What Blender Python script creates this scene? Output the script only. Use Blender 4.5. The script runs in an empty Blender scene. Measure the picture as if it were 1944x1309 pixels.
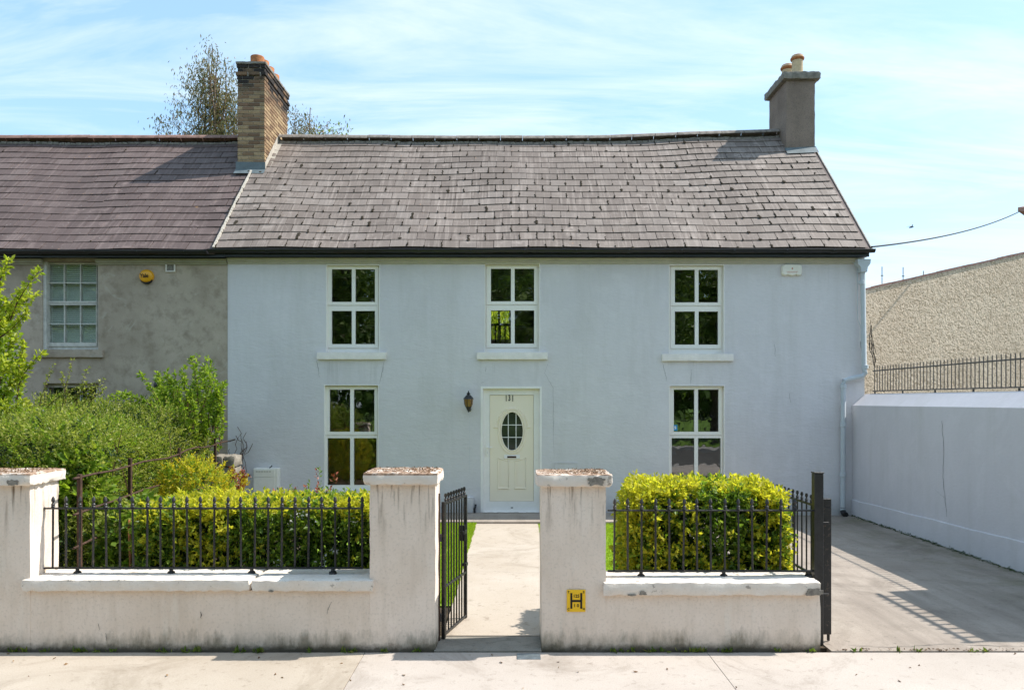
import bpy, bmesh, math, random
import numpy as np
from mathutils import Vector, Matrix
random.seed(7)
rng = np.random.default_rng(7)
sc = bpy.context.scene
COL = sc.collection
R = math.radians

# ------------------------------------------------------------------ camera
F, CX, YH, ZC = 1480.0, 972.0, 760.0, 2.0      # focal length in photo pixels, principal column, horizon row, eye height
cam_d = bpy.data.cameras.new('camera')
cam = bpy.data.objects.new('camera', cam_d)
COL.objects.link(cam)
cam.location = (0, 0, ZC)
cam.rotation_euler = (R(90), 0, 0)
cam_d.sensor_width = 36
cam_d.lens = 36 * F / 1944
cam_d.shift_y = (YH - 654.5) / 1944
cam_d.clip_start = 0.05
cam_d.clip_end = 2000
sc.camera = cam

# ------------------------------------------------------------------ sun, sky, exposure
SUNV = Vector((0.80, 0.115, 1.0)).normalized()      # towards the sun
ELEV = math.asin(SUNV.z)
AZ = math.atan2(SUNV.x, SUNV.y)                     # clockwise from +Y
sun_d = bpy.data.lights.new('sun', 'SUN')
sun_d.energy = 2.2
sun_d.angle = R(0.5)
sun_d.color = (1.0, 0.955, 0.88)
sun = bpy.data.objects.new('sun', sun_d)
COL.objects.link(sun)
sun.rotation_euler = (-SUNV).to_track_quat('-Z', 'Y').to_euler()
sun.location = (20, 3, 30)

world = bpy.data.worlds.new('World')
sc.world = world
world.use_nodes = True
wn, wl = world.node_tree.nodes, world.node_tree.links
wn.clear()
w_out = wn.new('ShaderNodeOutputWorld')
w_bg = wn.new('ShaderNodeBackground')
w_bg.inputs['Strength'].default_value = 0.13
w_sky = wn.new('ShaderNodeTexSky')
w_sky.sky_type = 'NISHITA'
w_sky.sun_disc = False
w_sky.sun_elevation = ELEV
w_sky.sun_rotation = AZ
w_sky.altitude = 0
w_sky.air_density = 0.85
w_sky.dust_density = 1.0
w_sky.ozone_density = 1.5
# thin cirrus all over the sky: streaky noise on the direction
w_tc = wn.new('ShaderNodeTexCoord')
w_sep = wn.new('ShaderNodeSeparateXYZ')
wl.new(w_tc.outputs['Generated'], w_sep.inputs[0])
w_add = wn.new('ShaderNodeMath'); w_add.operation = 'ADD'; w_add.inputs[1].default_value = 0.16
wl.new(w_sep.outputs['Z'], w_add.inputs[0])
w_max = wn.new('ShaderNodeMath'); w_max.operation = 'MAXIMUM'; w_max.inputs[1].default_value = 0.05
wl.new(w_add.outputs[0], w_max.inputs[0])
w_dx = wn.new('ShaderNodeMath'); w_dx.operation = 'DIVIDE'
w_dy = wn.new('ShaderNodeMath'); w_dy.operation = 'DIVIDE'
wl.new(w_sep.outputs['X'], w_dx.inputs[0]); wl.new(w_max.outputs[0], w_dx.inputs[1])
wl.new(w_sep.outputs['Y'], w_dy.inputs[0]); wl.new(w_max.outputs[0], w_dy.inputs[1])
w_com = wn.new('ShaderNodeCombineXYZ')
wl.new(w_dx.outputs[0], w_com.inputs[0]); wl.new(w_dy.outputs[0], w_com.inputs[1])
w_map = wn.new('ShaderNodeMapping')
w_map.inputs['Rotation'].default_value = (0, 0, R(-24))
w_map.inputs['Scale'].default_value = (0.75, 2.6, 1)
wl.new(w_com.outputs[0], w_map.inputs[0])
w_n1 = wn.new('ShaderNodeTexNoise')
w_n1.inputs['Scale'].default_value = 1.3
w_n1.inputs['Detail'].default_value = 9
w_n1.inputs['Roughness'].default_value = 0.62
w_n1.inputs['Distortion'].default_value = 0.6
wl.new(w_map.outputs[0], w_n1.inputs['Vector'])
w_r = wn.new('ShaderNodeMapRange')
w_r.inputs['From Min'].default_value = 0.42
w_r.inputs['From Max'].default_value = 0.72
w_r.inputs['To Min'].default_value = 0.0
w_r.inputs['To Max'].default_value = 0.85
wl.new(w_n1.outputs['Fac'], w_r.inputs['Value'])
w_mix = wn.new('ShaderNodeMix'); w_mix.data_type = 'RGBA'
wl.new(w_r.outputs[0], w_mix.inputs['Factor'])
w_tint = wn.new('ShaderNodeMix'); w_tint.data_type = 'RGBA'; w_tint.blend_type = 'MULTIPLY'
w_tint.inputs[0].default_value = 1.0
w_tint.inputs[7].default_value = (1.02, 1.0, 0.94, 1)      # milky high haze
wl.new(w_sky.outputs[0], w_tint.inputs[6])
w_veil = wn.new('ShaderNodeMix'); w_veil.data_type = 'RGBA'
w_veil.inputs[0].default_value = 0.55
w_veil.inputs[7].default_value = (1.12, 1.95, 2.70, 1)      # even thin veil of high cloud
wl.new(w_tint.outputs[2], w_veil.inputs[6])
wl.new(w_veil.outputs[2], w_mix.inputs[6])
w_mix.inputs[7].default_value = (2.75, 3.05, 3.15, 1)
wl.new(w_mix.outputs[2], w_bg.inputs['Color'])
wl.new(w_bg.outputs[0], w_out.inputs['Surface'])

sc.view_settings.view_transform = 'Standard'
sc.view_settings.look = 'None'
sc.view_settings.gamma = 1.0
sc.view_settings.use_curve_mapping = False
sc.view_settings.exposure = 1.6
sc.cycles.use_denoising = True
sc.cycles.max_bounces = 8
sc.cycles.diffuse_bounces = 4
sc.cycles.transparent_max_bounces = 12
sc.cycles.caustics_reflective = False
sc.cycles.caustics_refractive = False

# ------------------------------------------------------------------ mesh helpers
def W(x, y, Y):
    """photo column / row seen at distance Y -> world X, Z"""
    return (x - CX) * Y / F, ZC + (YH - y) * Y / F

class MB:
    def __init__(s):
        s.v, s.f, s.sm = [], [], []
    def add(s, vs, fs, smooth=False):
        o = len(s.v)
        s.v += [tuple(p) for p in vs]
        s.f += [tuple(i + o for i in f) for f in fs]
        s.sm += [smooth] * len(fs)
        return s
    def quad(s, a, b, c, d):
        return s.add([a, b, c, d], [(0, 1, 2, 3)])
    def box(s, x0, x1, y0, y1, z0, z1):
        v = [(x0,y0,z0),(x1,y0,z0),(x1,y1,z0),(x0,y1,z0),(x0,y0,z1),(x1,y0,z1),(x1,y1,z1),(x0,y1,z1)]
        return s.add(v, [(0,3,2,1),(4,5,6,7),(0,1,5,4),(1,2,6,5),(2,3,7,6),(3,0,4,7)])
    def bbox(s, x0, x1, y0, y1, z0, z1, b=0.004):
        """box with chamfered edges (24 vertices)"""
        b = min(b, (x1-x0)/2.2, (y1-y0)/2.2, (z1-z0)/2.2)
        bm = bmesh.new()
        bmesh.ops.create_cube(bm, size=1)
        for v in bm.verts:
            v.co = Vector((x0 if v.co.x < 0 else x1, y0 if v.co.y < 0 else y1, z0 if v.co.z < 0 else z1))
        bmesh.ops.bevel(bm, geom=list(bm.edges), offset=b, segments=1, affect='EDGES', profile=0.5)
        bm.verts.index_update()
        s.add([v.co[:] for v in bm.verts], [[v.index for v in f.verts] for f in bm.faces])
        bm.free()
        return s
    def prism(s, pts, y0, y1):
        """polygon given as (x,z) points, extruded along Y"""
        n = len(pts)
        v = [(p[0], y0, p[1]) for p in pts] + [(p[0], y1, p[1]) for p in pts]
        fs = [tuple(range(n)), tuple(range(2*n-1, n-1, -1))] + [(i, n+i, n+(i+1) % n, (i+1) % n) for i in range(n)]
        return s.add(v, fs)
    def tube(s, path, r, n=8, cap=True, smooth=True):
        path = [Vector(p) for p in path]
        rs = r if isinstance(r, (list, tuple)) else [r]*len(path)
        vs, fs = [], []
        up = Vector((0.13, 0.21, 0.97))
        for i, p in enumerate(path):
            d = (path[min(i+1, len(path)-1)] - path[max(i-1, 0)]).normalized()
            a = d.cross(up)
            if a.length < 1e-3: a = d.cross(Vector((1, 0, 0)))
            a.normalize(); b = d.cross(a)
            for k in range(n):
                t = 2*math.pi*k/n
                vs.append(p + a*math.cos(t)*rs[i] + b*math.sin(t)*rs[i])
        for i in range(len(path)-1):
            for k in range(n):
                fs.append((i*n+k, i*n+(k+1) % n, (i+1)*n+(k+1) % n, (i+1)*n+k))
        if cap:
            fs.append(tuple(range(n-1, -1, -1)))
            fs.append(tuple((len(path)-1)*n+k for k in range(n)))
        return s.add(vs, fs, smooth)
    def lathe(s, prof, c=(0, 0, 0), n=16, smooth=True, sx=1, sy=1, rot=0):
        vs, fs = [], []
        for r_, z in prof:
            for k in range(n):
                t = 2*math.pi*k/n + rot
                vs.append((c[0]+r_*math.cos(t)*sx, c[1]+r_*math.sin(t)*sy, c[2]+z))
        m = len(prof)
        for i in range(m-1):
            for k in range(n):
                fs.append((i*n+k, i*n+(k+1) % n, (i+1)*n+(k+1) % n, (i+1)*n+k))
        fs.append(tuple(range(n-1, -1, -1)))
        fs.append(tuple((m-1)*n+k for k in range(n)))
        return s.add(vs, fs, smooth)
    def plate(s, x0, x1, z0, z1, holes, y0, y1, step=None):
        """upright plate facing -Y with rectangular holes, real thickness and reveals"""
        xs = sorted({x0, x1} | {h[i] for h in holes for i in (0, 1)})
        zs = sorted({z0, z1} | {h[i] for h in holes for i in (2, 3)})
        xs = [x for x in xs if x0 <= x <= x1]; zs = [z for z in zs if z0 <= z <= z1]
        for i in range(len(xs)-1):
            for j in range(len(zs)-1):
                cx, cz = (xs[i]+xs[i+1])/2, (zs[j]+zs[j+1])/2
                if any(h[0] < cx < h[1] and h[2] < cz < h[3] for h in holes): continue
                a, b, c, d = xs[i], xs[i+1], zs[j], zs[j+1]
                s.quad((a,y0,c),(b,y0,c),(b,y0,d),(a,y0,d))
                s.quad((a,y1,c),(a,y1,d),(b,y1,d),(b,y1,c))
        for h in holes:
            a, b, c, d = h
            s.quad((a,y0,c),(a,y0,d),(a,y1,d),(a,y1,c))
            s.quad((b,y0,c),(b,y1,c),(b,y1,d),(b,y0,d))
            s.quad((a,y0,d),(b,y0,d),(b,y1,d),(a,y1,d))
            if c > z0: s.quad((a,y0,c),(a,y1,c),(b,y1,c),(b,y0,c))
        s.quad((x0,y0,z0),(x0,y0,z1),(x0,y1,z1),(x0,y1,z0))
        s.quad((x1,y0,z0),(x1,y1,z0),(x1,y1,z1),(x1,y0,z1))
        s.quad((x0,y0,z1),(x1,y0,z1),(x1,y1,z1),(x0,y1,z1))
        s.quad((x0,y0,z0),(x0,y1,z0),(x1,y1,z0),(x1,y0,z0))
        return s
    def rough(s, x0, x1, y0, y1, z0, z1, cut=0.06, amp=0.004, chip=0.014, seed=0):
        """weathered block: subdivided box with uneven faces and chipped, rounded arrises"""
        rs = np.random.default_rng(seed)
        nx, ny, nz = [max(2, min(40, int(round((b-a)/cut)))) for a, b in ((x0,x1),(y0,y1),(z0,z1))]
        idx, vs = {}, []
        def V(i, j, k):
            key = (i, j, k)
            if key not in idx:
                p = [x0+(x1-x0)*i/nx, y0+(y1-y0)*j/ny, z0+(z1-z0)*k/nz]
                on = [(-1 if q == 0 else 1 if q == n else 0) for q, n in ((i,nx),(j,ny),(k,nz))]
                e = sum(abs(o) for o in on)
                c = chip*(0.35+0.9*rs.random()) if e >= 2 else 0
                for a in range(3):
                    p[a] -= on[a]*c*(0.7 if e == 2 else 0.9)
                    p[a] += (rs.random()-.5)*2*amp*(1 if on[a] else 0.3)
                idx[key] = len(vs); vs.append(p)
            return idx[key]
        fs = []
        for i in range(nx):
            for j in range(ny):
                fs.append((V(i,j,0),V(i,j+1,0),V(i+1,j+1,0),V(i+1,j,0)))
                fs.append((V(i,j,nz),V(i+1,j,nz),V(i+1,j+1,nz),V(i,j+1,nz)))
        for i in range(nx):
            for k in range(nz):
                fs.append((V(i,0,k),V(i+1,0,k),V(i+1,0,k+1),V(i,0,k+1)))
                fs.append((V(i,ny,k),V(i,ny,k+1),V(i+1,ny,k+1),V(i+1,ny,k)))
        for j in range(ny):
            for k in range(nz):
                fs.append((V(0,j,k),V(0,j,k+1),V(0,j+1,k+1),V(0,j+1,k)))
                fs.append((V(nx,j,k),V(nx,j+1,k),V(nx,j+1,k+1),V(nx,j,k+1)))
        return s.add(vs, fs, True)

def mesh_of(name, mb, material):
    me = bpy.data.meshes.new(name)
    me.from_pydata(mb.v, [], mb.f)
    me.polygons.foreach_set('use_smooth', mb.sm)
    if material: me.materials.append(material)
    if any(mb.sm): me.set_sharp_from_angle(angle=R(38))
    me.update()
    return me

def place(name, me, parent=None, loc=None, rot=None):
    o = bpy.data.objects.new(name, me)
    COL.objects.link(o)
    if loc is not None: o.location = loc
    if rot is not None: o.rotation_euler = rot
    if parent is not None:
        o.parent = parent
        if parent.type == 'EMPTY':
            o.matrix_parent_inverse = Matrix.Translation(-parent.location)
    return o

def obj(name, mb, material, parent=None, **k):
    return place(name, mesh_of(name, mb, material), parent, **k)

def tag(o, label=None, cat=None, group=None, kind=None):
    if label: o['label'] = label
    if cat: o['category'] = cat
    if group: o['group'] = group
    if kind: o['kind'] = kind
    return o

def thing(name, loc, label, cat, group=None):
    o = bpy.data.objects.new(name, None)
    COL.objects.link(o)
    o.location = loc
    o.empty_display_size = 0.2
    return tag(o, label, cat, group)

def structure(name, mb, material):
    return tag(obj(name, mb, material), kind='structure')

def text_part(name, body, size, x, y, z, material, parent, bold=0.0, sx=1.0, extrude=0.001, rz=0):
    cu = bpy.data.curves.new(name, 'FONT')
    cu.body = body; cu.size = size; cu.align_x = 'CENTER'; cu.align_y = 'CENTER'
    cu.extrude = extrude; cu.offset = bold
    tmp = bpy.data.objects.new(name + '_tmp', cu)
    COL.objects.link(tmp)
    dg = bpy.context.evaluated_depsgraph_get()
    me = bpy.data.meshes.new_from_object(tmp.evaluated_get(dg))
    bpy.data.objects.remove(tmp)
    M = Matrix.Translation((x, y, z)) @ Matrix.Rotation(rz, 4, 'Y') @ Matrix.Rotation(R(90), 4, 'X') @ Matrix.Diagonal((sx, 1, 1, 1))
    me.transform(M)
    me.materials.clear(); me.materials.append(material)
    return place(name, me, parent)

def np_mesh(name, V, Fq, material, parent=None, smooth=False):
    """V (n,3), Fq (m,k) arrays -> object, fast"""
    me = bpy.data.meshes.new(name)
    m, k = Fq.shape
    me.vertices.add(len(V)); me.vertices.foreach_set('co', V.astype(np.float32).ravel())
    me.loops.add(m*k); me.loops.foreach_set('vertex_index', Fq.astype(np.int32).ravel())
    me.polygons.add(m)
    me.polygons.foreach_set('loop_start', np.arange(0, m*k, k, dtype=np.int32))
    me.polygons.foreach_set('loop_total', np.full(m, k, dtype=np.int32))
    me.polygons.foreach_set('use_smooth', np.full(m, smooth, dtype=bool))
    me.materials.append(material)
    me.update(calc_edges=True)
    return place(name, me, parent)

# ------------------------------------------------------------------ material helpers
class NT:
    def __init__(s, name):
        s.m = bpy.data.materials.new(name); s.m.use_nodes = True
        s.n, s.l = s.m.node_tree.nodes, s.m.node_tree.links
        s.n.clear()
        s.out = s.n.new('ShaderNodeOutputMaterial')
        s.b = s.n.new('ShaderNodeBsdfPrincipled')
        s.l.new(s.b.outputs[0], s.out.inputs['Surface'])
        s._pos = None
    def pos(s):
        if s._pos is None: s._pos = s.n.new('ShaderNodeNewGeometry')
        return s._pos.outputs['Position']
    def sep(s, v):
        n = s.n.new('ShaderNodeSeparateXYZ'); s.l.new(v, n.inputs[0]); return n.outputs
    def scaled(s, sc3, rot=(0, 0, 0), v=None):
        n = s.n.new('ShaderNodeMapping'); n.inputs['Scale'].default_value = sc3; n.inputs['Rotation'].default_value = rot
        s.l.new(v or s.pos(), n.inputs[0]); return n.outputs[0]
    def noise(s, scale, detail=4, rough=.55, v=None, dist=0):
        n = s.n.new('ShaderNodeTexNoise')
        n.inputs['Scale'].default_value = scale; n.inputs['Detail'].default_value = detail
        n.inputs['Roughness'].default_value = rough; n.inputs['Distortion'].default_value = dist
        s.l.new(v or s.pos(), n.inputs['Vector']); return n.outputs['Fac']
    def voronoi(s, scale, feature='F1', v=None):
        n = s.n.new('ShaderNodeTexVoronoi'); n.feature = feature
        n.inputs['Scale'].default_value = scale
        s.l.new(v or s.pos(), n.inputs['Vector']); return n.outputs['Distance']
    def rng(s, v, a, b, lo=0, hi=1):
        n = s.n.new('ShaderNodeMapRange')
        n.inputs['From Min'].default_value = a; n.inputs['From Max'].default_value = b
        n.inputs['To Min'].default_value = lo; n.inputs['To Max'].default_value = hi
        s.l.new(v, n.inputs['Value']); return n.outputs[0]
    def math(s, op, a, b=None):
        n = s.n.new('ShaderNodeMath'); n.operation = op
        for i, q in enumerate((a, b)):
            if q is None: continue
            if isinstance(q, (int, float)): n.inputs[i].default_value = q
            else: s.l.new(q, n.inputs[i])
        return n.outputs[0]
    def mix(s, f, a, b, blend='MIX'):
        n = s.n.new('ShaderNodeMix'); n.data_type = 'RGBA'; n.blend_type = blend
        for i, q in ((0, f), (6, a), (7, b)):
            if isinstance(q, (int, float)): n.inputs[i].default_value = q
            elif isinstance(q, tuple): n.inputs[i].default_value = (*q, 1) if len(q) == 3 else q
            else: s.l.new(q, n.inputs[i])
        return n.outputs[2]
    def ramp(s, f, stops):
        n = s.n.new('ShaderNodeValToRGB')
        e = n.color_ramp.elements
        while len(e) < len(stops): e.new(0.5)
        for i, (p, c) in enumerate(stops):
            e[i].position = p; e[i].color = (*c, 1)
        s.l.new(f, n.inputs[0]); return n.outputs[0]
    def color(s, c):
        if isinstance(c, tuple): s.b.inputs['Base Color'].default_value = (*c, 1)
        else: s.l.new(c, s.b.inputs['Base Color'])
    def bump(s, h, strength=.3, dist=.01):
        n = s.n.new('ShaderNodeBump'); n.inputs['Strength'].default_value = strength
        n.inputs['Distance'].default_value = dist
        s.l.new(h, n.inputs['Height']); s.l.new(n.outputs[0], s.b.inputs['Normal'])
    def set(s, rough=.8, spec=.3, metal=0):
        s.b.inputs['Roughness'].default_value = rough
        s.b.inputs['Specular IOR Level'].default_value = spec
        s.b.inputs['Metallic'].default_value = metal
    def rand(s):
        g = s.n.new('ShaderNodeNewGeometry'); o = s.n.new('ShaderNodeObjectInfo')
        return s.math('FRACT', s.math('ADD', g.outputs['Random Per Island'], o.outputs['Random']))

def sc_(c, k): return tuple(min(1, max(0, x*k)) for x in c)

def mottled(name, c, var=.12, scale=4, fine=60, rough=.8, bump=.15, spec=.25, metal=0, dist=.006):
    t = NT(name)
    f = t.rng(t.noise(scale, 5, .6), .3, .7)
    col = t.mix(f, sc_(c, 1-var), sc_(c, 1+var))
    g = t.noise(fine, 3, .6)
    col = t.mix(t.rng(g, .35, .65, .0, .35), col, sc_(c, 1-1.5*var))
    t.color(col); t.set(rough, spec, metal)
    if bump: t.bump(g, bump, dist)
    return t.m

# painted house render: sandy roller texture, faint grime
def paint_render(name, c, dirt=(.47, .45, .41), bs=.5, drips=()):
    t = NT(name)
    big = t.rng(t.noise(.55, 5, .6), .3, .7)
    col = t.mix(big, sc_(c, .93), sc_(c, 1.05))
    col = t.mix(t.rng(t.noise(1.7, 5, .65, None, .8), .52, .70, 0, .5), col, sc_(c, 1.10))
    stre = t.rng(t.noise(1.0, 6, .65, t.scaled((3.2, 3.2, .35))), .50, .78, 0, .32)
    col = t.mix(stre, col, dirt)
    if drips:      # rain streaks below the sills and the eaves
        p = t.sep(t.pos()); run = t.math('MULTIPLY', t.rng(t.noise(1.0, 5, .7, t.scaled((11, 11, .5))), .53, .72), t.rng(t.noise(1.3, 3), .42, .62))
        below = None
        for xc in drips:
            inx = t.rng(t.math('ABSOLUTE', t.math('ADD', p['X'], -xc)), .50, .66, 1, 0)
            below = inx if below is None else t.math('MAXIMUM', below, inx)
        f = t.math('MULTIPLY', t.math('MULTIPLY', below, run), t.math('MULTIPLY', t.rng(p['Z'], 2.72, 2.66), t.rng(p['Z'], 2.15, 2.70)))
        col = t.mix(t.math('MULTIPLY', f, .55), col, sc_(dirt, .7))
        col = t.mix(t.math('MULTIPLY', t.math('MULTIPLY', run, t.rng(p['Z'], 3.7, 4.42)), .16), col, sc_(dirt, .8))
        foot = t.math('ADD', p['Z'], t.math('MULTIPLY', t.noise(3, 5, .7), -.5))
        col = t.mix(t.rng(foot, -.2, .1, .5, 0), col, sc_(dirt, .7))
    fine = t.noise(1.0, 4, .6, t.scaled((14, 14, 38)))
    lump = t.noise(9, 4, .6)
    trow = t.noise(1.0, 3, .55, t.scaled((5, 5, 13)), .8)
    h = t.math('ADD', t.math('MULTIPLY', fine, .5), t.math('ADD', t.math('MULTIPLY', lump, .5), t.math('MULTIPLY', trow, .6)))
    col = t.mix(t.rng(fine, .3, .62, .12, 0), col, sc_(c, .72))
    t.color(col); t.set(.75, .25); t.bump(h, bs, .02)
    return t.m

M = {}
M['facade'] = paint_render('facade_paint', (.70, .67, .68), bs=.42, drips=(-2.79, .005, 3.25))
M['side_wall'] = paint_render('side_wall_paint', (.66, .625, .645), bs=.16)
M['beige'] = mottled('far_beige_wall', (.52, .46, .36), .1, 1.5, 30)
M['upvc'] = mottled('white_upvc', (.90, .86, .80), .03, 3, 40, .35, 0, .45)
M['white_paint'] = mottled('white_gloss_paint', (.90, .86, .82), .05, 5, 50, .45, .05, .4)
M['sill'] = mottled('sill_paint', (.87, .81, .755), .10, 7, 60, .6, .25)
M['cream_trim'] = mottled('cream_moulding', (.50, .47, .39), .10, 5, 60, .6, .1)
M['olive_trim'] = mottled('olive_moulding', (.36, .34, .26), .15, 5, 60, .6, .1)
M['door_cream'] = mottled('cream_door', (.93, .82, .66), .02, 2, 40, .38, 0, .45)
M['black_plastic'] = mottled('black_gutter', (.018, .019, .021), .3, 3, 30, .32, .03, .5)
M['pipe'] = mottled('grey_pipe_paint', (.52, .56, .59), .06, 6, 60, .38, .05, .45)
M['iron'] = mottled('black_iron', (.016, .016, .017), .5, 20, 150, .42, .3, .5)
M['iron_worn'] = None
M['rust'] = mottled('rusty_iron', (.075, .042, .028), .5, 15, 120, .8, .5)
M['lead'] = mottled('lead_flashing', (.13, .16, .17), .25, 8, 50, .5, .2, .4)
M['mortar'] = mottled('mortar', (.46, .42, .36), .2, 15, 90, .95, .5)
M['concrete_cap'] = mottled('dark_concrete', (.24, .22, .19), .35, 14, 90, .95, .6)
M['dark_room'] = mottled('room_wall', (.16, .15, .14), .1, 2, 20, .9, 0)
M['terracotta'] = mottled('terracotta', (.42, .17, .07), .35, 14, 80, .85, .3)
M['buff_pot'] = mottled('buff_clay', (.60, .47, .30), .2, 12, 70, .8, .2)
M['black'] = mottled('black_print', (.012, .012, .012), .1, 5, 30, .5, 0)
M['yellow_sign'] = mottled('yellow_sign', (.83, .50, .012), .04, 12, 80, .4, 0, .4)
M['yellow_plastic'] = mottled('amber_plastic', (.85, .40, .012), .04, 12, 80, .35, 0, .5)
M['ivory_plastic'] = mottled('ivory_plastic', (.88, .84, .75), .05, 12, 80, .4, 0, .4)
M['steel'] = mottled('zinc_plate', (.20, .23, .25), .3, 20, 120, .45, .2, .5, .6)
M['crack'] = mottled('crack_dark', (.10, .095, .09), .2, 20, 90, .95, 0)  # dark colour of the thin crack strips
M['cement_patch'] = mottled('bare_cement', (.27, .245, .21), .4, 30, 140, .95, .8)
M['bark'] = mottled('bark', (.11, .085, .06), .35, 9, 60, .95, .7, dist=.02)
M['pale_bark'] = mottled('pale_bark', (.19, .14, .10), .3, 9, 60, .9, .4)
M['twig'] = mottled('twig', (.12, .065, .04), .3, 20, 90, .9, 0)
M['soil'] = mottled('soil', (.10, .075, .05), .4, 6, 50, 1, .8, dist=.03)
M['blue_print'] = mottled('blue_sticker', (.03, .30, .62), .05, 20, 90, .4, 0)
M['grey_iron'] = mottled('weathered_iron', (.13, .115, .105), .3, 20, 120, .6, .2)
M['stone'] = mottled('rubble_stone', (.27, .24, .20), .35, 10, 70, .95, .7)
M['red_tile'] = mottled('red_ridge_tile', (.27, .165, .135), .35, 8, 60, .9, .4)
M['grey_tile'] = mottled('grey_ridge_tile', (.27, .235, .205), .45, 10, 60, .95, .6)
M['cable'] = mottled('black_cable', (.012, .012, .012), .2, 10, 30, .6, 0)
M['blind'] = mottled('blind_slat', (.80, .86, .78), .05, 5, 40, .5, 0)
M['chipped_wood'] = mottled('old_sash_paint', (.62, .60, .55), .2, 12, 80, .7, .2)

# worn black iron with brownish scuffs
t = NT('worn_iron')
f = t.rng(t.noise(35, 4, .6), .56, .72)
t.color(t.mix(f, (.014, .014, .015), (.085, .06, .045))); t.set(.45, .5); t.bump(t.noise(120), .25, .002)
M['iron_worn'] = t.m

# grey cement render of the neighbour
t = NT('grey_cement_render')
c = t.mix(t.rng(t.noise(.9, 6, .62), .32, .68), (.36, .295, .23), (.56, .47, .38))
c = t.mix(t.rng(t.noise(5, 5, .65), .48, .70, 0, .7), c, (.25, .20, .15))
c = t.mix(t.rng(t.noise(2.4, 5, .7, None, 1.2), .60, .72, 0, .4), c, (.60, .57, .50))
c = t.mix(t.rng(t.voronoi(9), .0, .10, .6, 0), c, (.20, .18, .14))
t.color(c); t.set(.95, .15); t.bump(t.math('ADD', t.noise(70, 4), t.noise(7, 4)), .45, .012)
M['cement'] = t.m

# garden wall: pale dry-dash paint, drips below the caps, algae on the foot
t = NT('garden_wall_render')
z = t.sep(t.pos())['Z']
c = t.mix(t.rng(t.noise(1.6, 6, .62), .3, .7), (.70, .59, .49), (.815, .71, .62))
c = t.mix(t.rng(t.noise(1.0, 5, .65, t.scaled((9, 9, .9))), .50, .80, 0, .45), c, (.48, .395, .305))
c = t.mix(t.rng(t.noise(1.0, 4, .6, t.scaled((7, 7, 1.1))), .60, .78, 0, .6), c, (.78, .72, .64))
c = t.mix(t.rng(t.noise(45, 4, .6), .52, .72, 0, .35), c, (.40, .35, .29))
drip = t.math('MULTIPLY', t.rng(t.noise(1.0, 4, .6, t.scaled((22, 22, 1.6))), .53, .66), t.rng(z, .92, 1.30))
c = t.mix(t.math('MULTIPLY', drip, .9), c, (.13, .085, .05))
edge = t.math('ADD', z, t.math('MULTIPLY', t.noise(1.0, 6, .72, t.scaled((13, 13, 3.5))), -.36))
alg = t.math('MULTIPLY', t.rng(edge, -.14, -.01, 1, 0), t.rng(t.noise(2.2, 3), .32, .56))
c = t.mix(t.math('MULTIPLY', alg, .72), c, t.mix(t.rng(t.noise(30, 3), .4, .6), (.062, .068, .034), (.135, .115, .068)))
c = t.mix(t.rng(t.math('ADD', z, t.math('MULTIPLY', t.noise(16, 5, .7), -.10)), -.035, .015, .85, 0), c, (.07, .058, .04))
t.color(c); t.set(.9, .15); t.bump(t.math('ADD', t.noise(90, 4), t.noise(14, 4)), .35, .008)
M['garden_wall'] = t.m

# white-painted copings with chips
t = NT('coping_paint')
c = t.mix(t.rng(t.noise(4, 5, .6), .3, .7), (.68, .60, .52), (.80, .735, .66))
c = t.mix(t.rng(t.noise(11, 6, .7), .61, .66, 0, .85), c, (.30, .265, .225))
c = t.mix(t.rng(t.noise(60, 4, .6), .55, .75, 0, .4), c, (.45, .40, .34))
t.color(c); t.set(.85, .2); t.bump(t.math('ADD', t.noise(70, 4), t.noise(12, 4)), .5, .008)
M['coping'] = t.m

# pillar caps: the same paint, brown with lichen and rotted leaves on top
t = NT('cap_paint')
p = t.sep(t.pos())
c = t.mix(t.rng(t.noise(4, 5, .6), .3, .7), (.68, .60, .52), (.80, .735, .66))
c = t.mix(t.rng(t.noise(11, 6, .7), .61, .66, 0, .85), c, (.30, .265, .225))
top = t.math('MULTIPLY', t.rng(p['Z'], 1.404, 1.412), t.rng(t.noise(9, 5, .7), .36, .50))
c = t.mix(t.math('MULTIPLY', top, .9), c, t.mix(t.rng(t.noise(40, 4), .4, .6), (.20, .10, .055), (.36, .235, .15)))
t.color(c); t.set(.88, .2); t.bump(t.math('ADD', t.noise(70, 4), t.noise(12, 4)), .5, .008)
M['cap'] = t.m

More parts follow.
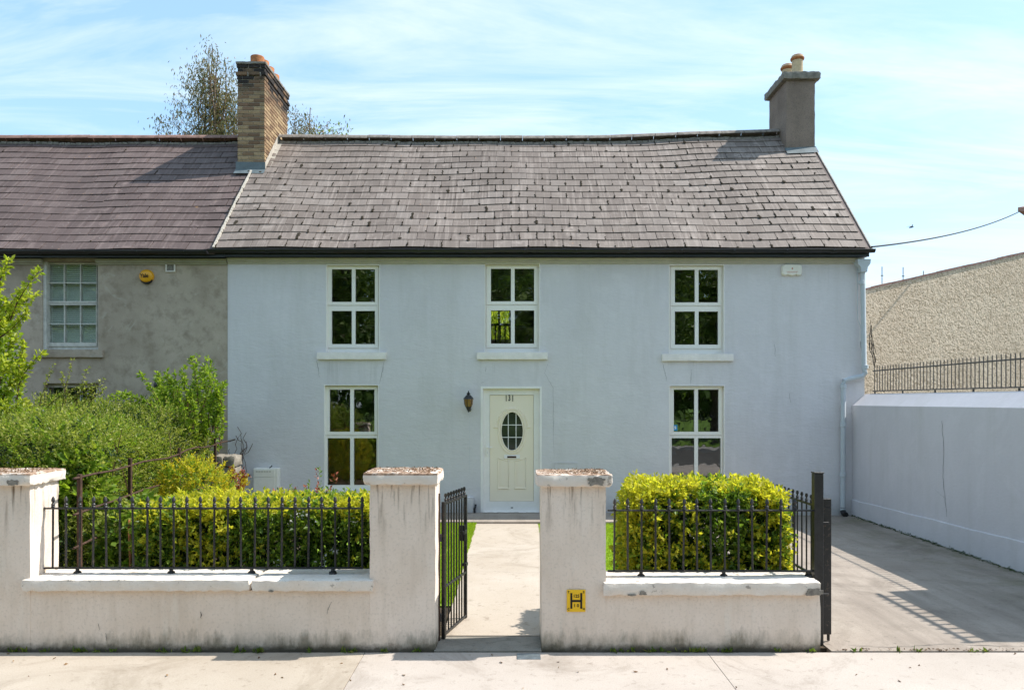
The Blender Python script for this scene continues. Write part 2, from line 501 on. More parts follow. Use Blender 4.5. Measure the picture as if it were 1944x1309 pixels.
# slates
def slate_mat(name, a, b, c3, moss):
    t = NT(name)
    r = t.rand()
    col = t.ramp(r, [(0, sc_(a, .93)), (.25, sc_(a, 1.06)), (.6, b), (.85, sc_(c3, .94)), (1, sc_(b, .92))])
    st = t.noise(1.0, 4, .6, t.scaled((22, 1.3, 1.3)))
    col = t.mix(t.rng(st, .50, .70, 0, .7), col, sc_(c3, 1.5))
    col = t.mix(t.rng(t.noise(1.0, 4, .6, t.scaled((13, .9, .9))), .56, .74, 0, .5), col, sc_(a, .6))
    col = t.mix(t.rng(t.noise(.8, 4, .6), .35, .65, 0, .45), col, sc_(a, .70))
    col = t.mix(t.rng(t.noise(.45, 5, .65, None, .7), .50, .68, 0, .5), col, sc_(a, .82))
    col = t.mix(t.math('MULTIPLY', t.rng(t.noise(3.4, 5, .7), .54, .66, 0, .6), t.rng(t.noise(.6, 3), .42, .6)), col, sc_(c3, 1.55))
    col = t.mix(t.rng(t.voronoi(7.0), .0, .11, .55, 0), col, (.5, .47, .44))
    col = t.mix(t.rng(t.noise(6, 4, .6), .70, .76, 0, .8), col, (.40, .22, .10))
    col = t.mix(t.rng(t.noise(70, 3, .6), .5, .75, 0, .45), col, sc_(a, .6))
    t.color(col); t.set(.72, .35); t.bump(t.noise(60, 4), .35, .006)
    return t.m
M['slate'] = slate_mat('grey_slate', (.178, .142, .121), (.227, .183, .157), (.268, .224, .197), True)
M['slate_purple'] = slate_mat('purple_slate', (.108, .076, .069), (.134, .095, .087), (.160, .119, .109), False)
M['moss'] = mottled('dry_moss', (.035, .027, .016), .4, 30, 120, 1, .6)

# bricks: yellow stock, sooty at the head of the stack
t = NT('stock_brick')
z = t.sep(t.pos())['Z']
c = t.ramp(t.rand(), [(0, (.14, .085, .055)), (.2, (.24, .15, .09)), (.5, (.33, .225, .13)), (.8, (.43, .31, .18)), (1, (.20, .115, .075))])
c = t.mix(t.rng(t.noise(30, 4, .65), .45, .7, 0, .6), c, (.15, .105, .06))
soot = t.math('MULTIPLY', t.rng(z, 7.95, 8.25), t.rng(t.math('ADD', t.rand(), t.math('MULTIPLY', t.noise(9, 3), .4)), .38, .62))
c = t.mix(soot, c, (.035, .03, .028))
t.color(c); t.set(.92, .2); t.bump(t.noise(80, 4), .5, .005)
M['brick'] = t.m

# right chimney render
t = NT('chimney_render')
c = t.mix(t.rng(t.noise(2.2, 5, .62), .3, .7), (.205, .155, .125), (.31, .24, .195))
c = t.mix(t.rng(t.noise(55, 4, .65), .52, .68, 0, .7), c, (.115, .098, .082))
c = t.mix(t.rng(t.voronoi(60), 0, .22, .6, 0), c, (.30, .28, .25))
t.color(c); t.set(.95, .15); t.bump(t.math('ADD', t.noise(90, 4), t.voronoi(60)), .6, .01)
M['chimney_render'] = t.m

# rough-cast boundary wall
t = NT('roughcast')
v1 = t.noise(9, 5, .62, None, .5); v2 = t.noise(23, 4, .62)
c = t.mix(t.rng(t.noise(.8, 5, .6), .3, .7), (.64, .52, .395), (.76, .64, .50))
c = t.mix(t.rng(v2, .36, .52, .75, 0), c, (.27, .20, .125))  # pit shade of raking light painted into the colour, following the bump
c = t.mix(t.rng(t.noise(2.2, 5, .65), .60, .75, 0, .5), c, (.30, .25, .18))
t.color(c); t.set(.95, .1); t.bump(t.math('ADD', v1, t.math('MULTIPLY', v2, .7)), 1.0, .06)
M['roughcast'] = t.m

# concrete surfaces
def concrete(name, a, b, dark, k=1.0, sp=.22, drive=False):
    t = NT(name)
    c = t.mix(t.rng(t.noise(.9*k, 6, .62), .3, .7), a, b)
    c = t.mix(t.rng(t.noise(90, 4, .65), .46, .74, 0, .55), c, dark)
    c = t.mix(t.rng(t.noise(2.6*k, 6, .7), .60, .76, 0, .4), c, dark)
    c = t.mix(t.rng(t.voronoi(5), 0, .035, .55, 0), c, sc_(dark, .5))
    c = t.mix(t.rng(t.voronoi(140), 0, .30, .5, 0), c, sc_(a, 1.35))
    c = t.mix(t.rng(t.noise(.7*k, 7, .75, None, 1.5), .52, .70, 0, .7), c, sc_(dark, .85))
    c = t.mix(t.rng(t.noise(11, 5, .7), .58, .72, 0, .65), c, sc_(dark, .7))
    if drive:
        c = t.mix(t.rng(t.noise(1.0, 5, .65, t.scaled((2.6, .22, 1))), .50, .70, 0, .55), c, sc_(dark, .85))
        al = t.math('MULTIPLY', t.rng(t.sep(t.pos())['X'], 4.7, 5.9), t.rng(t.noise(1.6, 5, .7), .46, .62))
        c = t.mix(t.math('MULTIPLY', al, .6), c, (.13, .125, .06))
    t.color(c); t.set(.92, sp); t.bump(t.noise(120, 4), .4, .004)
    return t.m
M['pavement'] = concrete('pavement_concrete', (.40, .345, .30), (.50, .44, .39), (.29, .24, .195))
M['pavement_buff'] = concrete('pavement_buff', (.38, .32, .255), (.47, .405, .335), (.28, .225, .165))
M['path'] = concrete('path_concrete', (.42, .35, .28), (.50, .43, .36), (.31, .25, .185))
M['driveway'] = concrete('driveway_concrete', (.29, .24, .20), (.41, .35, .295), (.20, .165, .135), drive=True)
M['threshold'] = concrete('threshold_concrete', (.22, .20, .17), (.32, .29, .245), (.13, .115, .09), 3)
M['road'] = concrete('asphalt', (.09, .085, .08), (.12, .114, .106), (.03, .03, .03))
M['kerb'] = concrete('kerb_stone', (.33, .32, .30), (.42, .40, .38), (.22, .2, .18))
M['ground'] = mottled('earth', (.12, .11, .07), .3, .3, 20, 1, .4)
M['parkland'] = mottled('park_grass', (.13, .23, .03), .3, .6, 30, 1, .5)
M['turf'] = mottled('turf', (.22, .34, .03), .3, 3, 60, 1, .6)

# window glass: clear with a mirror-like surface reflection, faintly uneven
def glass_mat(name, ior, wob):
    t = NT(name); n, l = t.n, t.l
    n.remove(t.b)
    tr = n.new('ShaderNodeBsdfTransparent'); tr.inputs[0].default_value = (.95, .97, .96, 1)
    gl = n.new('ShaderNodeBsdfGlossy'); gl.inputs['Roughness'].default_value = .0
    fr = n.new('ShaderNodeFresnel'); fr.inputs['IOR'].default_value = ior
    bp = n.new('ShaderNodeBump'); bp.inputs['Strength'].default_value = wob; bp.inputs['Distance'].default_value = .01
    l.new(t.noise(3.0, 2, .5), bp.inputs['Height']); l.new(bp.outputs[0], gl.inputs['Normal'])
    mx = n.new('ShaderNodeMixShader')
    t.pos()
    l.new(t.math('MULTIPLY', fr.outputs[0], t.math('SUBTRACT', 1.0, t._pos.outputs['Backfacing'])), mx.inputs[0]); l.new(tr.outputs[0], mx.inputs[1]); l.new(gl.outputs[0], mx.inputs[2])
    l.new(mx.outputs[0], t.out.inputs['Surface'])
    return t.m
M['glass'] = glass_mat('window_glass', 2.8, .16)
M['amber_glass'] = mottled('amber_glass', (.24, .13, .03), .25, 30, 60, .15, 0, .6)
M['dark_glass'] = mottled('door_glass', (.03, .035, .03), .3, 6, 40, .06, 0, .6)

def leaf_mat(name, stops, trans=.35, rough=.45, tint=(1.15, 1.2, .7)):
    t = NT(name)
    g = t.n.new('ShaderNodeNewGeometry')
    c = t.ramp(g.outputs['Random Per Island'], stops)
    t.color(c); t.set(rough, .4)
    tl = t.n.new('ShaderNodeBsdfTranslucent')
    t.l.new(t.mix(1.0, c, tint, 'MULTIPLY'), tl.inputs[0])
    mx = t.n.new('ShaderNodeMixShader'); mx.inputs[0].default_value = trans
    t.l.new(t.b.outputs[0], mx.inputs[1]); t.l.new(tl.outputs[0], mx.inputs[2])
    t.l.new(mx.outputs[0], t.out.inputs['Surface'])
    return t.m
M['leaf_gold'] = leaf_mat('golden_leaf', [(0, (.40, .40, .03)), (.4, (.56, .52, .045)), (.75, (.68, .61, .06)), (1, (.32, .38, .035))], .6)
M['leaf_green'] = leaf_mat('hedge_green_leaf', [(0, (.06, .12, .018)), (.45, (.15, .245, .03)), (.8, (.28, .38, .045)), (1, (.40, .47, .06))], .55)
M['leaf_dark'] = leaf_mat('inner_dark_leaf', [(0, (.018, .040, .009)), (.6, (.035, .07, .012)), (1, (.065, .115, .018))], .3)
M['leaf_fine'] = leaf_mat('cotoneaster_leaf', [(0, (.15, .19, .03)), (.5, (.28, .325, .05)), (.8, (.40, .43, .09)), (1, (.50, .47, .17))], .55)
M['leaf_bright'] = leaf_mat('bright_leaf', [(0, (.13, .23, .02)), (.5, (.25, .36, .035)), (.85, (.36, .45, .055)), (1, (.10, .17, .02))], .58)
M['leaf_lime'] = leaf_mat('lime_leaf', [(0, (.25, .34, .022)), (.5, (.40, .46, .04)), (1, (.52, .54, .07))], .58)
M['leaf_yellow'] = leaf_mat('yellow_shrub_leaf', [(0, (.48, .38, .025)), (.6, (.66, .52, .035)), (1, (.30, .32, .04))], .58)
M['leaf_gum'] = leaf_mat('gum_leaf', [(0, (.08, .09, .05)), (.45, (.16, .16, .06)), (.8, (.27, .22, .09)), (1, (.22, .10, .055))], .35)
M['leaf_tree'] = leaf_mat('street_tree_leaf', [(0, (.05, .10, .018)), (.6, (.10, .175, .028)), (1, (.19, .27, .05))], .42)
M['weed'] = leaf_mat('weed_leaf', [(0, (.08, .14, .02)), (.7, (.16, .23, .03)), (1, (.28, .26, .08))], .4)
M['grass'] = leaf_mat('grass_blade', [(0, (.22, .36, .02)), (.6, (.36, .48, .03)), (1, (.48, .52, .07))], .55)
M['litter'] = leaf_mat('leaf_litter', [(0, (.09, .045, .02)), (.5, (.17, .09, .04)), (1, (.28, .18, .09))], .1)
M['petal'] = leaf_mat('white_petal', [(0, (.7, .7, .66)), (1, (.85, .85, .8))], .3, tint=(1, 1, 1))
M['red_leaf'] = leaf_mat('red_leaf', [(0, (.22, .05, .03)), (1, (.38, .13, .06))], .3, tint=(1.2, .8, .7))

# ================================================================== GROUND
YF = 6.22      # front face of the garden wall
YH_ = 13.6     # face of the house
structure('ground', MB().quad((-300,-300,-.16),(300,-300,-.16),(300,300,-.16),(-300,300,-.16)), M['ground'])
structure('road', MB().box(-120, 120, -5.0, 3.05, -.3, -.12), M['road'])
kb = MB()
for i in range(-14, 15): kb.bbox(i*.92, i*.92+.912, 3.05, 3.2, -.3, .0, .012)
structure('kerb', kb, M['kerb'])
structure('road_line', MB().box(-60, 60, 2.62, 2.70, -.119, -.114), M['white_paint'])
pav = structure('pavement', MB().box(-60, 60, 3.2, YF+.002, -.3, -.012), M['soil'])
for a, b, mm in ((-8, -4.6, 'pavement_buff'), (-4.597, -1.172, 'pavement_buff'), (-1.168, 1.55, 'pavement'), (1.553, 5.1, 'pavement'), (5.104, 9, 'pavement')):
    obj('paving_slab', MB().bbox(a, b, 3.203, YF-.02, -.1, 0, .002), M[mm], pav)
structure('far_pavement', MB().box(-60, 60, -7.2, -5.0, -.3, .0), M['kerb'])
structure('parkland', MB().quad((-120,-150,.02),(120,-150,.02),(120,-7.2,.02),(-120,-7.2,.02)), M['parkland'])
structure('garden_soil', MB().box(-20, 2.55, YF+.1, YH_, -.3, -.004), M['soil'])
structure('yard_ground', MB().box(6.3, 30, 3.2, 40, -.3, .0), M['ground'])
structure('driveway', MB().box(2.552, 5.93, YF+.0, YH_, -.3, .004), M['driveway'])
structure('threshold', MB().box(-.62, .235, YF-.015, YF+.36, -.2, .012), M['threshold'])
pth = structure('path', MB().box(-.58, .42, YF+.362, 12.58, -.2, .02), M['path'])
structure('apron', MB().box(-4.9, 2.55, 12.55, YH_, -.2, .05), M['driveway'])
structure('turf', MB().box(-2.6, -.585, 7.55, 12.5, -.1, .016).box(.425, 2.45, 7.5, 12.5, -.1, .016), M['turf'])

# ================================================================== THE BLUE HOUSE
ZE, YE, YR = 4.615, 13.35, 16.3
def ridge(x): return float(np.interp(x, [-14, -4.7, -1, 1.9, 3.6, 6.2], [7.43, 7.43, 7.405, 7.41, 7.48, 7.56]))
XL, XP, XR = -4.96, -5.10, 6.15          # wall joint, roof joint, gable
def S(x, t, lift=0):
    """front roof slope: t from 0 at the eaves to 1 at the ridge"""
    z = ZE + (ridge(x)-ZE)*t
    z += .018*math.sin(x*1.1+t*2.3)*math.sin(t*3.14) + .010*math.sin(x*2.7+4*t)
    return Vector((x, YE+(YR-YE)*t, z)) + Vector((0, -.69, .72))*lift

house = thing('terraced_house', (0.6, YH_, 0), 'pale blue-grey rendered house with cream door and white windows', 'house')
neigh = thing('terraced_house', (-9, YH_, 0), 'grey cement rendered house with purple slate roof behind the overgrown hedge', 'house')

def pxr(x0, y0, x1, y1, Y):
    a, d = W(x0, y0, Y); b, c = W(x1, y1, Y)
    return a, b, c, d

UP = [(619, 502, 721, 668), (920, 500, 1025, 668), (1270, 502, 1375, 671)]
LO = [(615, 730, 719, 935), (1270, 731, 1376, 938)]
DOOR = (917, 737, 1025, 968)
holes = [pxr(*q, YH_) for q in UP + LO]
dx0, dx1, dz0, dz1 = pxr(*DOOR, YH_)
holes.append((dx0, dx1, 0.0, dz1))
obj('wall', MB().plate(XL, XR, 0.0, 4.62, holes, YH_, YH_+.32), M['facade'], house)
YB = 19.1
bh = (-.62, -.02, 3.45, 4.25)
obj('back_wall', MB().plate(XL, XR, 0.0, 4.6, [bh], YB, YB+.3), M['facade'], house)
gm = MB()
gm.add([(XR, YH_+.322, 0), (XR, YB-.002, 0), (XR, YB-.002, 4.6), (XR, YR, ridge(XR)-.05), (XR, YH_+.322, 4.9), 
        (XR-.3, YH_+.322, 0), (XR-.3, YB-.002, 0), (XR-.3, YB-.002, 4.6), (XR-.3, YR, ridge(XR)-.05), (XR-.3, YH_+.322, 4.9)],
       [(0,1,2,3,4), (9,8,7,6,5), (0,4,9,5), (4,3,8,9), (3,2,7,8)])
obj('gable_wall', gm, M['facade'], house)
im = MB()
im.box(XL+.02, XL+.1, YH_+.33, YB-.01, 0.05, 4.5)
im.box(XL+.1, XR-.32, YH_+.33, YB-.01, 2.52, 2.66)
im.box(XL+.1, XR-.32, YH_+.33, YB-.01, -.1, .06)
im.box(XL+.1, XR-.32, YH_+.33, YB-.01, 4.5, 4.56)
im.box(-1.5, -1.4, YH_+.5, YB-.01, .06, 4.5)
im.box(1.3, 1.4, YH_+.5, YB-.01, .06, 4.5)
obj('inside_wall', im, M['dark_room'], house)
# window at the back of the landing, seen through the house
bw = obj('back_window', MB().plate(bh[0], bh[1], bh[2], bh[3], [(bh[0]+.05, -.345, bh[2]+.05, bh[3]-.05), (-.295, bh[1]-.05, bh[2]+.05, bh[3]-.05)], YB+.06, YB+.12), M['upvc'], house)
lb = MB()
for i in range(7): lb.box(-.66+i*.1, -.63+i*.1, 16.2, 16.23, 2.66, 3.55)
lb.box(-1.4, .6, 16.19, 16.24, 3.55, 3.6)
obj('banister', lb, M['bark'], house)

def window(parent, op, sashes, sill=None, mats=('upvc', 'sill'), depth=.075, lining=True, Yw=YH_):
    """op: opening in photo px; sashes: list of (rect px, [pane px...])"""
    Yf = Yw + depth
    o = pxr(*op, Yw)
    fr = [pxr(*s[0], Yf) for s in sashes]
    lo = (min(f[0] for f in fr), max(f[1] for f in fr), min(f[2] for f in fr), max(f[3] for f in fr))
    holes_ = [pxr(*p, Yf) for s in sashes for p in s[1]]
    base = MB().plate(o[0]+.003, o[1]-.003, o[2]+.003, o[3]-.003, [(h[0]-.012, h[1]+.012, h[2]-.012, h[3]+.012) for h in holes_], Yf+.012, Yf+.075)
    win = obj('window', base, M[mats[0]], parent)
    for s, f in zip(sashes, fr):
        hs = [pxr(*p, Yf) for p in s[1]]
        m = MB().plate(f[0], f[1], f[2], f[3], hs, Yf-.008, Yf+.0115)
        obj('sash', m, M[mats[0]], win)
        for h in hs:
            obj('pane', MB().box(h[0]-.006, h[1]+.006, Yf+.022, Yf+.026, h[2]-.006, h[3]+.006), M['glass'], win)
    if lining:
        g = .010
        m = MB()
        m.box(o[0]-.0015, o[0]+g, Yw-.003, Yf+.0112, o[2], o[3]).box(o[1]-g, o[1]+.0015, Yw-.003, Yf+.0112, o[2], o[3])
        m.box(o[0]+g+.0005, o[1]-g-.0005, Yw-.003, Yf+.0112, o[3]-g, o[3]+.0015)
        obj('lining', m, M['white_paint'], win)
    if sill:
        q = pxr(*sill, Yw-.05)
        obj('sill', MB().rough(q[0], q[1], Yw-.055, Yw+.06, q[2], q[3], .05, .002, .006, int(sill[0])), M[mats[1]], win)
    return win

def up_sashes(dx, dy=0):
    return [((622+dx, 505+dy, 718+dx, 579+dy), [(630+dx, 511+dy, 668+dx, 573+dy), (675+dx, 511+dy, 712+dx, 573+dy)]),
            ((622+dx, 581+dy, 718+dx, 660+dy), [(630+dx, 590+dy, 668+dx, 653+dy), (675+dx, 590+dy, 712+dx, 653+dy)])]
window(house, UP[0], up_sashes(0), (601, 668, 733, 682))
window(house, UP[1], up_sashes(302, -1), (905, 668, 1040, 682))
window(house, UP[2], up_sashes(651, 1), (1257, 671, 1393, 685))
def lo_sashes(dx, dy=0):
    return [((618+dx, 733+dy, 717+dx, 825+dy), [(626+dx, 739+dy, 665+dx, 819+dy), (672+dx, 739+dy, 711+dx, 819+dy)]),
            ((617+dx, 827+dy, 717.5+dx, 930+dy), [(622+dx, 831+dy, 665+dx, 920+dy), (672+dx, 831+dy, 715+dx, 920+dy)])]
window(house, LO[0], lo_sashes(0), (606, 930, 730, 941))
lw = window(house, LO[1], lo_sashes(653), (1261, 931, 1386, 942))
q = pxr(1278, 806, 1286, 817, YH_+.09)
st = obj('window_sticker', MB().box(q[0], q[1], YH_+.0945, YH_+.0965, q[2], q[3]), M['blue_print'], lw)
text_part('sticker_print', 'S', .07, (q[0]+q[1])/2, YH_+.0935, (q[2]+q[3])/2, M['white_paint'], lw, .003)

# ---- door
Yd = YH_ + .07
fx0, fx1, fz0, fz1 = pxr(920, 738, 1022, 968, Yd)
lx0, lx1, lz0, lz1 = pxr(930, 749.5, 1013, 951, Yd)
door = obj('door', MB().plate(dx0+.002, dx1-.002, .05, dz1-.002, [(lx0-.004, lx1+.004, lz0-.004, lz1+.004)], Yd, Yd+.09), M['white_paint'], house)
ocx, ocz = W(972.3, 818, Yd); orx = 20.5*Yd/F; orz = 36.5*Yd/F
n = 48
ell = [(ocx+orx*math.cos(2*math.pi*k/n), ocz+orz*math.sin(2*math.pi*k/n)) for k in range(n)]
def torect(x, z):
    dx_, dz_ = x-ocx, z-ocz
    s_ = 1e9
    if dx_ > 1e-9: s_ = min(s_, (lx1-ocx)/dx_)
    if dx_ < -1e-9: s_ = min(s_, (lx0-ocx)/dx_)
    if dz_ > 1e-9: s_ = min(s_, (lz1-ocz)/dz_)
    if dz_ < -1e-9: s_ = min(s_, (lz0-ocz)/dz_)
    return ocx+dx_*s_, ocz+dz_*s_
rec = [torect(*p) for p in ell]
for c in ((lx0, lz0), (lx1, lz0), (lx0, lz1), (lx1, lz1)):       # snap the nearest ray to each corner
    k = min(range(n), key=lambda i: (rec[i][0]-c[0])**2+(rec[i][1]-c[1])**2); rec[k] = c
Yl = Yd + .016
lf = MB()
lf.add([(p[0], Yl, p[1]) for p in ell] + [(p[0], Yl, p[1]) for p in rec], [(k, (k+1) % n, n+(k+1) % n, n+k) for k in range(n)])
lf.add([(p[0], Yl, p[1]) for p in ell] + [(p[0], Yl+.03, p[1]) for p in ell], [(k, n+k, n+(k+1) % n, (k+1) % n) for k in range(n)])
leaf = obj('door_leaf', lf, M['door_cream'], door)
obj('oval_pane', MB().add([(p[0], Yl+.02, p[1]) for p in ell], [tuple(range(n-1, -1, -1))]), M['dark_glass'], door)
def ring(rx, rz, r, y, a0=0, a1=2*math.pi, m=40):
    return [(ocx+rx*math.cos(a0+(a1-a0)*k/m), y, ocz+rz*math.sin(a0+(a1-a0)*k/m)) for k in range(m+1)]
mo = MB()
for rx_, rz_, r_ in ((orx+.008, orz+.008, .012), (orx+.036, orz+.040, .010), (orx+.05, orz+.058, .012)):
    mo.tube(ring(rx_, rz_, r_, Yl-.002), r_, 6, cap=False)
for rx_, r_ in ((orx+.10, .010), (orx+.075, .008)):
    mo.tube(ring(rx_, orz+.075+(rx_-orx-.10), r_, Yl, R(12), R(168), 30), r_, 6)
for s_ in (-1, 1):
    mo.bbox(ocx+s_*(orx+.095)-.04, ocx+s_*(orx+.095)+.04, Yl-.012, Yl+.002, ocz+.055, ocz+.085, .004)
obj('oval_moulding', mo, M['door_cream'], door)
gb = MB()
for fx in (-.36, .36):
    h = orz*math.sqrt(1-fx*fx)
    gb.box(ocx+fx*orx-.006, ocx+fx*orx+.006, Yl+.006, Yl+.018, ocz-h, ocz+h)
for fz in (-.32, .32):
    h = orx*math.sqrt(1-fz*fz)
    gb.box(ocx-h, ocx+h, Yl+.0065, Yl+.0175, ocz+fz*orz-.006, ocz+fz*orz+.006)
obj('glazing_bar', gb, M['white_paint'], door)
for side in (0, 1):
    xa, xb = (945.5, 965.5) if side == 0 else (977.5, 998)
    x0, z0 = W(xa, 926, Yd); x1, zt = W(xb, 868, Yd)
    zlow = zt - .055
    def outl(i):
        pts = [(x0+i, z0+i), (x1-i, z0+i)]
        hi_l, hi_r = (zt-i, zlow-i) if side == 0 else (zlow-i, zt-i)
        m_ = 8
        for k in range(m_+1):
            u = k/m_
            x = x1-i-(x1-x0-2*i)*u
            uu = u if side == 0 else 1-u
            z = zlow-i + (zt-zlow)*uu**1.8
            pts.append((x, z))
        return pts
    a = outl(0)
    m = MB().tube([(p[0], Yl, p[1]) for p in a+[a[0]]], .009, 6)
    b = outl(.045)
    m.prism(b, Yl-.006, Yl+.002)
    m.bbox(x0-.008, x1+.008, Yl-.014, Yl+.001, z0-.016, z0+.006, .004)
    obj('raised_panel', m, M['door_cream'], door)
q = pxr(957, 863, 987, 870, Yl)
lbx = obj('letterbox', MB().bbox(q[0], q[1], Yl-.014, Yl+.001, q[2], q[3], .004), M['white_paint'], door)
q = pxr(963, 865, 980, 868.5, Yl)
obj('letterbox_flap', MB().bbox(q[0], q[1], Yl-.018, Yl-.0145, q[2], q[3], .001), M['rust'], door)
q = pxr(922.5, 843, 928, 865, Yd)
hp = MB().bbox(q[0], q[1], Yd-.012, Yd-.0005, q[2], q[3], .003)
hp.tube([((q[0]+q[1])/2, Yd-.012, q[3]-.05), ((q[0]+q[1])/2, Yd-.05, q[3]-.05), ((q[0]+q[1])/2-.0, Yd-.055, q[3]-.05), ((q[0]+q[1])/2+.09, Yd-.055, q[3]-.05)], .009, 6)
obj('handle', hp, M['white_paint'], door)
obj('keyhole', MB().lathe([(.009, 0), (.009, .003)], ((q[0]+q[1])/2, Yd-.0135, q[2]+.06), 10), M['steel'], door)
for ch, px_, dz_ in (('1', 961, .006), ('3', 967.0, .0), ('1', 973.4, .008)):
    x, z = W(px_, 756, Yl)
    text_part('house_number', ch, .145, x, Yl-.004, z-dz_+.006, M['black'], door, .0035, .56, .003)
x, z = W(972, 963, Yd)
obj('drain_cap', MB().bbox(x-.02, x+.02, Yd-.008, Yd-.0005, z-.008, z+.008, .003), M['black'], door)
bx0, bx1, bz0, bz1 = pxr(912.5, 733, 1028.5, 968, YH_)
obj('door_surround', MB().plate(bx0, bx1, .055, bz1, [(dx0+.001, dx1-.001, .055, dz1-.001)], YH_-.005, YH_+.0695), M['white_paint'], house)
obj('doorstep', MB().rough(dx0-.02, dx1+.02, YH_-.12, YH_+.068, .0, .055, .06, .002, .008, 3), M['threshold'], house)

# ---- eaves: mouldings, soffit, gutters
def moulding(x0, x1, zc, mat_, parent):
    pr = [(0, zc-.05), (-.018, zc-.05), (-.022, zc-.03), (-.05, zc-.015), (-.055, zc+.015), (-.075, zc+.025), (-.08, zc+.042), (0, zc+.042)]
    m = MB(); k = len(pr)
    m.add([(x0, YH_-.001+p[0], p[1]) for p in pr] + [(x1, YH_-.001+p[0], p[1]) for p in pr],
          [tuple(range(k)), tuple(range(2*k-1, k-1, -1))] + [(i, k+i, k+(i+1) % k, (i+1) % k) for i in range(k)])
    return obj('eaves_moulding', m, M[mat_], parent)
moulding(XL+.01, XR-.1, 4.430, 'cream_trim', house)
moulding(-13, -8.17, 4.415, 'olive_trim', neigh)
moulding(-7.24, XL-.005, 4.415, 'olive_trim', neigh)
obj('soffit', MB().box(XL+.012, XR, YE+.09, YH_-.003, 4.485, 4.505).box(XL+.012, XR, YE+.07, YE+.089, 4.475, 4.60), M['black_plastic'], house)
obj('soffit', MB().box(-13, XL+.008, YE+.09, YH_-.003, 4.475, 4.50).box(-13, XL+.008, YE+.07, YE+.089, 4.465, 4.60), M['black_plastic'], neigh)
def gutter(x0, x1, z, parent, joints):
    m = MB(); k = 10; vs = []
    y = YE + .005
    for x in (x0, x1):
        for r_ in (.050, .044):
            for i in range(k+1):
                a = math.pi + math.pi*i/k
                vs.append((x, y+r_*math.cos(a), z+r_*math.sin(a)*1.05))
    n1 = k+1; fs = []
    for i in range(k):
        fs += [(i, i+1, 2*n1+i+1, 2*n1+i), (n1+i, 3*n1+i, 3*n1+i+1, n1+i+1), (i, n1+i, n1+i+1, i+1), (2*n1+i, 2*n1+i+1, 3*n1+i+1, 3*n1+i)]
    fs += [(0, 2*n1, 3*n1, n1), (k, n1+k, 3*n1+k, 2*n1+k)]
    m.add(vs, fs, False)
    m.tube([(x0, y-.048, z+.003), (x1, y-.048, z+.003)], .007, 6)
    g = obj('gutter', m, M['black_plastic'], parent)
    for xj in joints:
        b = MB()
        pts = [(xj-.03+dx_, y+.056*math.cos(math.pi+math.pi*i/k), z+.056*math.sin(math.pi+math.pi*i/k)*1.05) for dx_ in (0, .06) for i in range(k+1)]
        b.add(pts, [(i, i+1, n1+i+1, n1+i) for i in range(k)])
        b.tube([(xj, y-.053, z+.01), (xj, y-.053, z-.02)], .008, 5)
        obj('bracket', b, M['black_plastic'], g)
    return g
gutter(-5.2, 6.21, 4.582, house, [-4.2, -3.38, -2.5, -1.6, -.7, .22, 1.1, 2.0, 2.9, 3.8, 4.7, 5.5])
gutter(-13, -5.22, 4.560, neigh, [-8.1, -7.3, -6.4, -5.6])

# downpipe with hopper and swan-neck
dp = MB()
hx, hz = W(1636, 500, YH_-.06)
dp.tube([(hx, YH_-.09, hz-.04), (hx+.03, YH_-.09, ZC+(YH-700)*13.5/F), (hx+.045, YH_-.09, ZC+(YH-708)*13.5/F), (hx+.0, YH_-.09, ZC+(YH-713)*13.5/F),
         (W(1612, 719, 13.5)[0], YH_-.09, W(0, 719, 13.5)[1]), (W(1603, 722, 13.5)[0], YH_-.09, W(0, 722, 13.5)[1]), (W(1601.5, 730, 13.5)[0], YH_-.09, W(0, 730, 13.5)[1]),
         (W(1600.5, 965, 13.5)[0], YH_-.09, .10)], .043, 12)
dpo = obj('downpipe', dp, M['pipe'], house)
hb = MB()
prof = [(-.05, -.16), (.05, -.16), (.06, -.08), (.105, -.02), (.115, .06), (-.115, .06), (-.105, -.02), (-.06, -.08)]
hb.prism([(hx+p[0], hz+p[1]) for p in prof], YH_-.16, YH_-.01)
obj('hopper', hb, M['pipe'], dpo)
for yy, xx in ((536, 1636.5), (696, 1643), (733, 1601.5), (806, 1601), (901, 1600.5)):
    x, z = W(xx, yy, 13.5)
    obj('collar', MB().lathe([(.045, -.035), (.053, -.03), (.053, .03), (.045, .035)], (x, YH_-.09, z), 12), M['pipe'], dpo)
x, z = W(1600.5, 972, 13.5)
obj('pipe_shoe', MB().tube([(x, YH_-.09, .15), (x, YH_-.09, .09), (x, YH_-.15, .05), (x, YH_-.2, .04)], .05, 10), M['iron'], dpo)
cb = MB()
cb.tube([(W(x, y, 13.52)[0], YH_-.03, W(x, y, 13.52)[1]) for x, y in ((1612, 492), (1624, 498), (1630, 512), (1630, 560), (1631, 606), (1637, 620), (1637, 660), (1636, 648))], .009, 5)
obj('wall_cable', cb, M['pipe'], house)
tw = MB()
rs = random.Random(5)
for k in range(7):
    x0_, y0_ = 1651+rs.uniform(-2, 2), 600+rs.uniform(0, 60)
    pts = []
    for j in range(6):
        pts.append((W(x0_, y0_, 13.75)[0], 13.72+rs.uniform(-.02, .02), W(x0_, y0_, 13.75)[1]))
        x0_ += rs.uniform(-1.5, 3.4); y0_ += rs.uniform(4, 14)
    tw.tube(pts, .006, 4)
obj('loose_cable', tw, M['cable'], house)

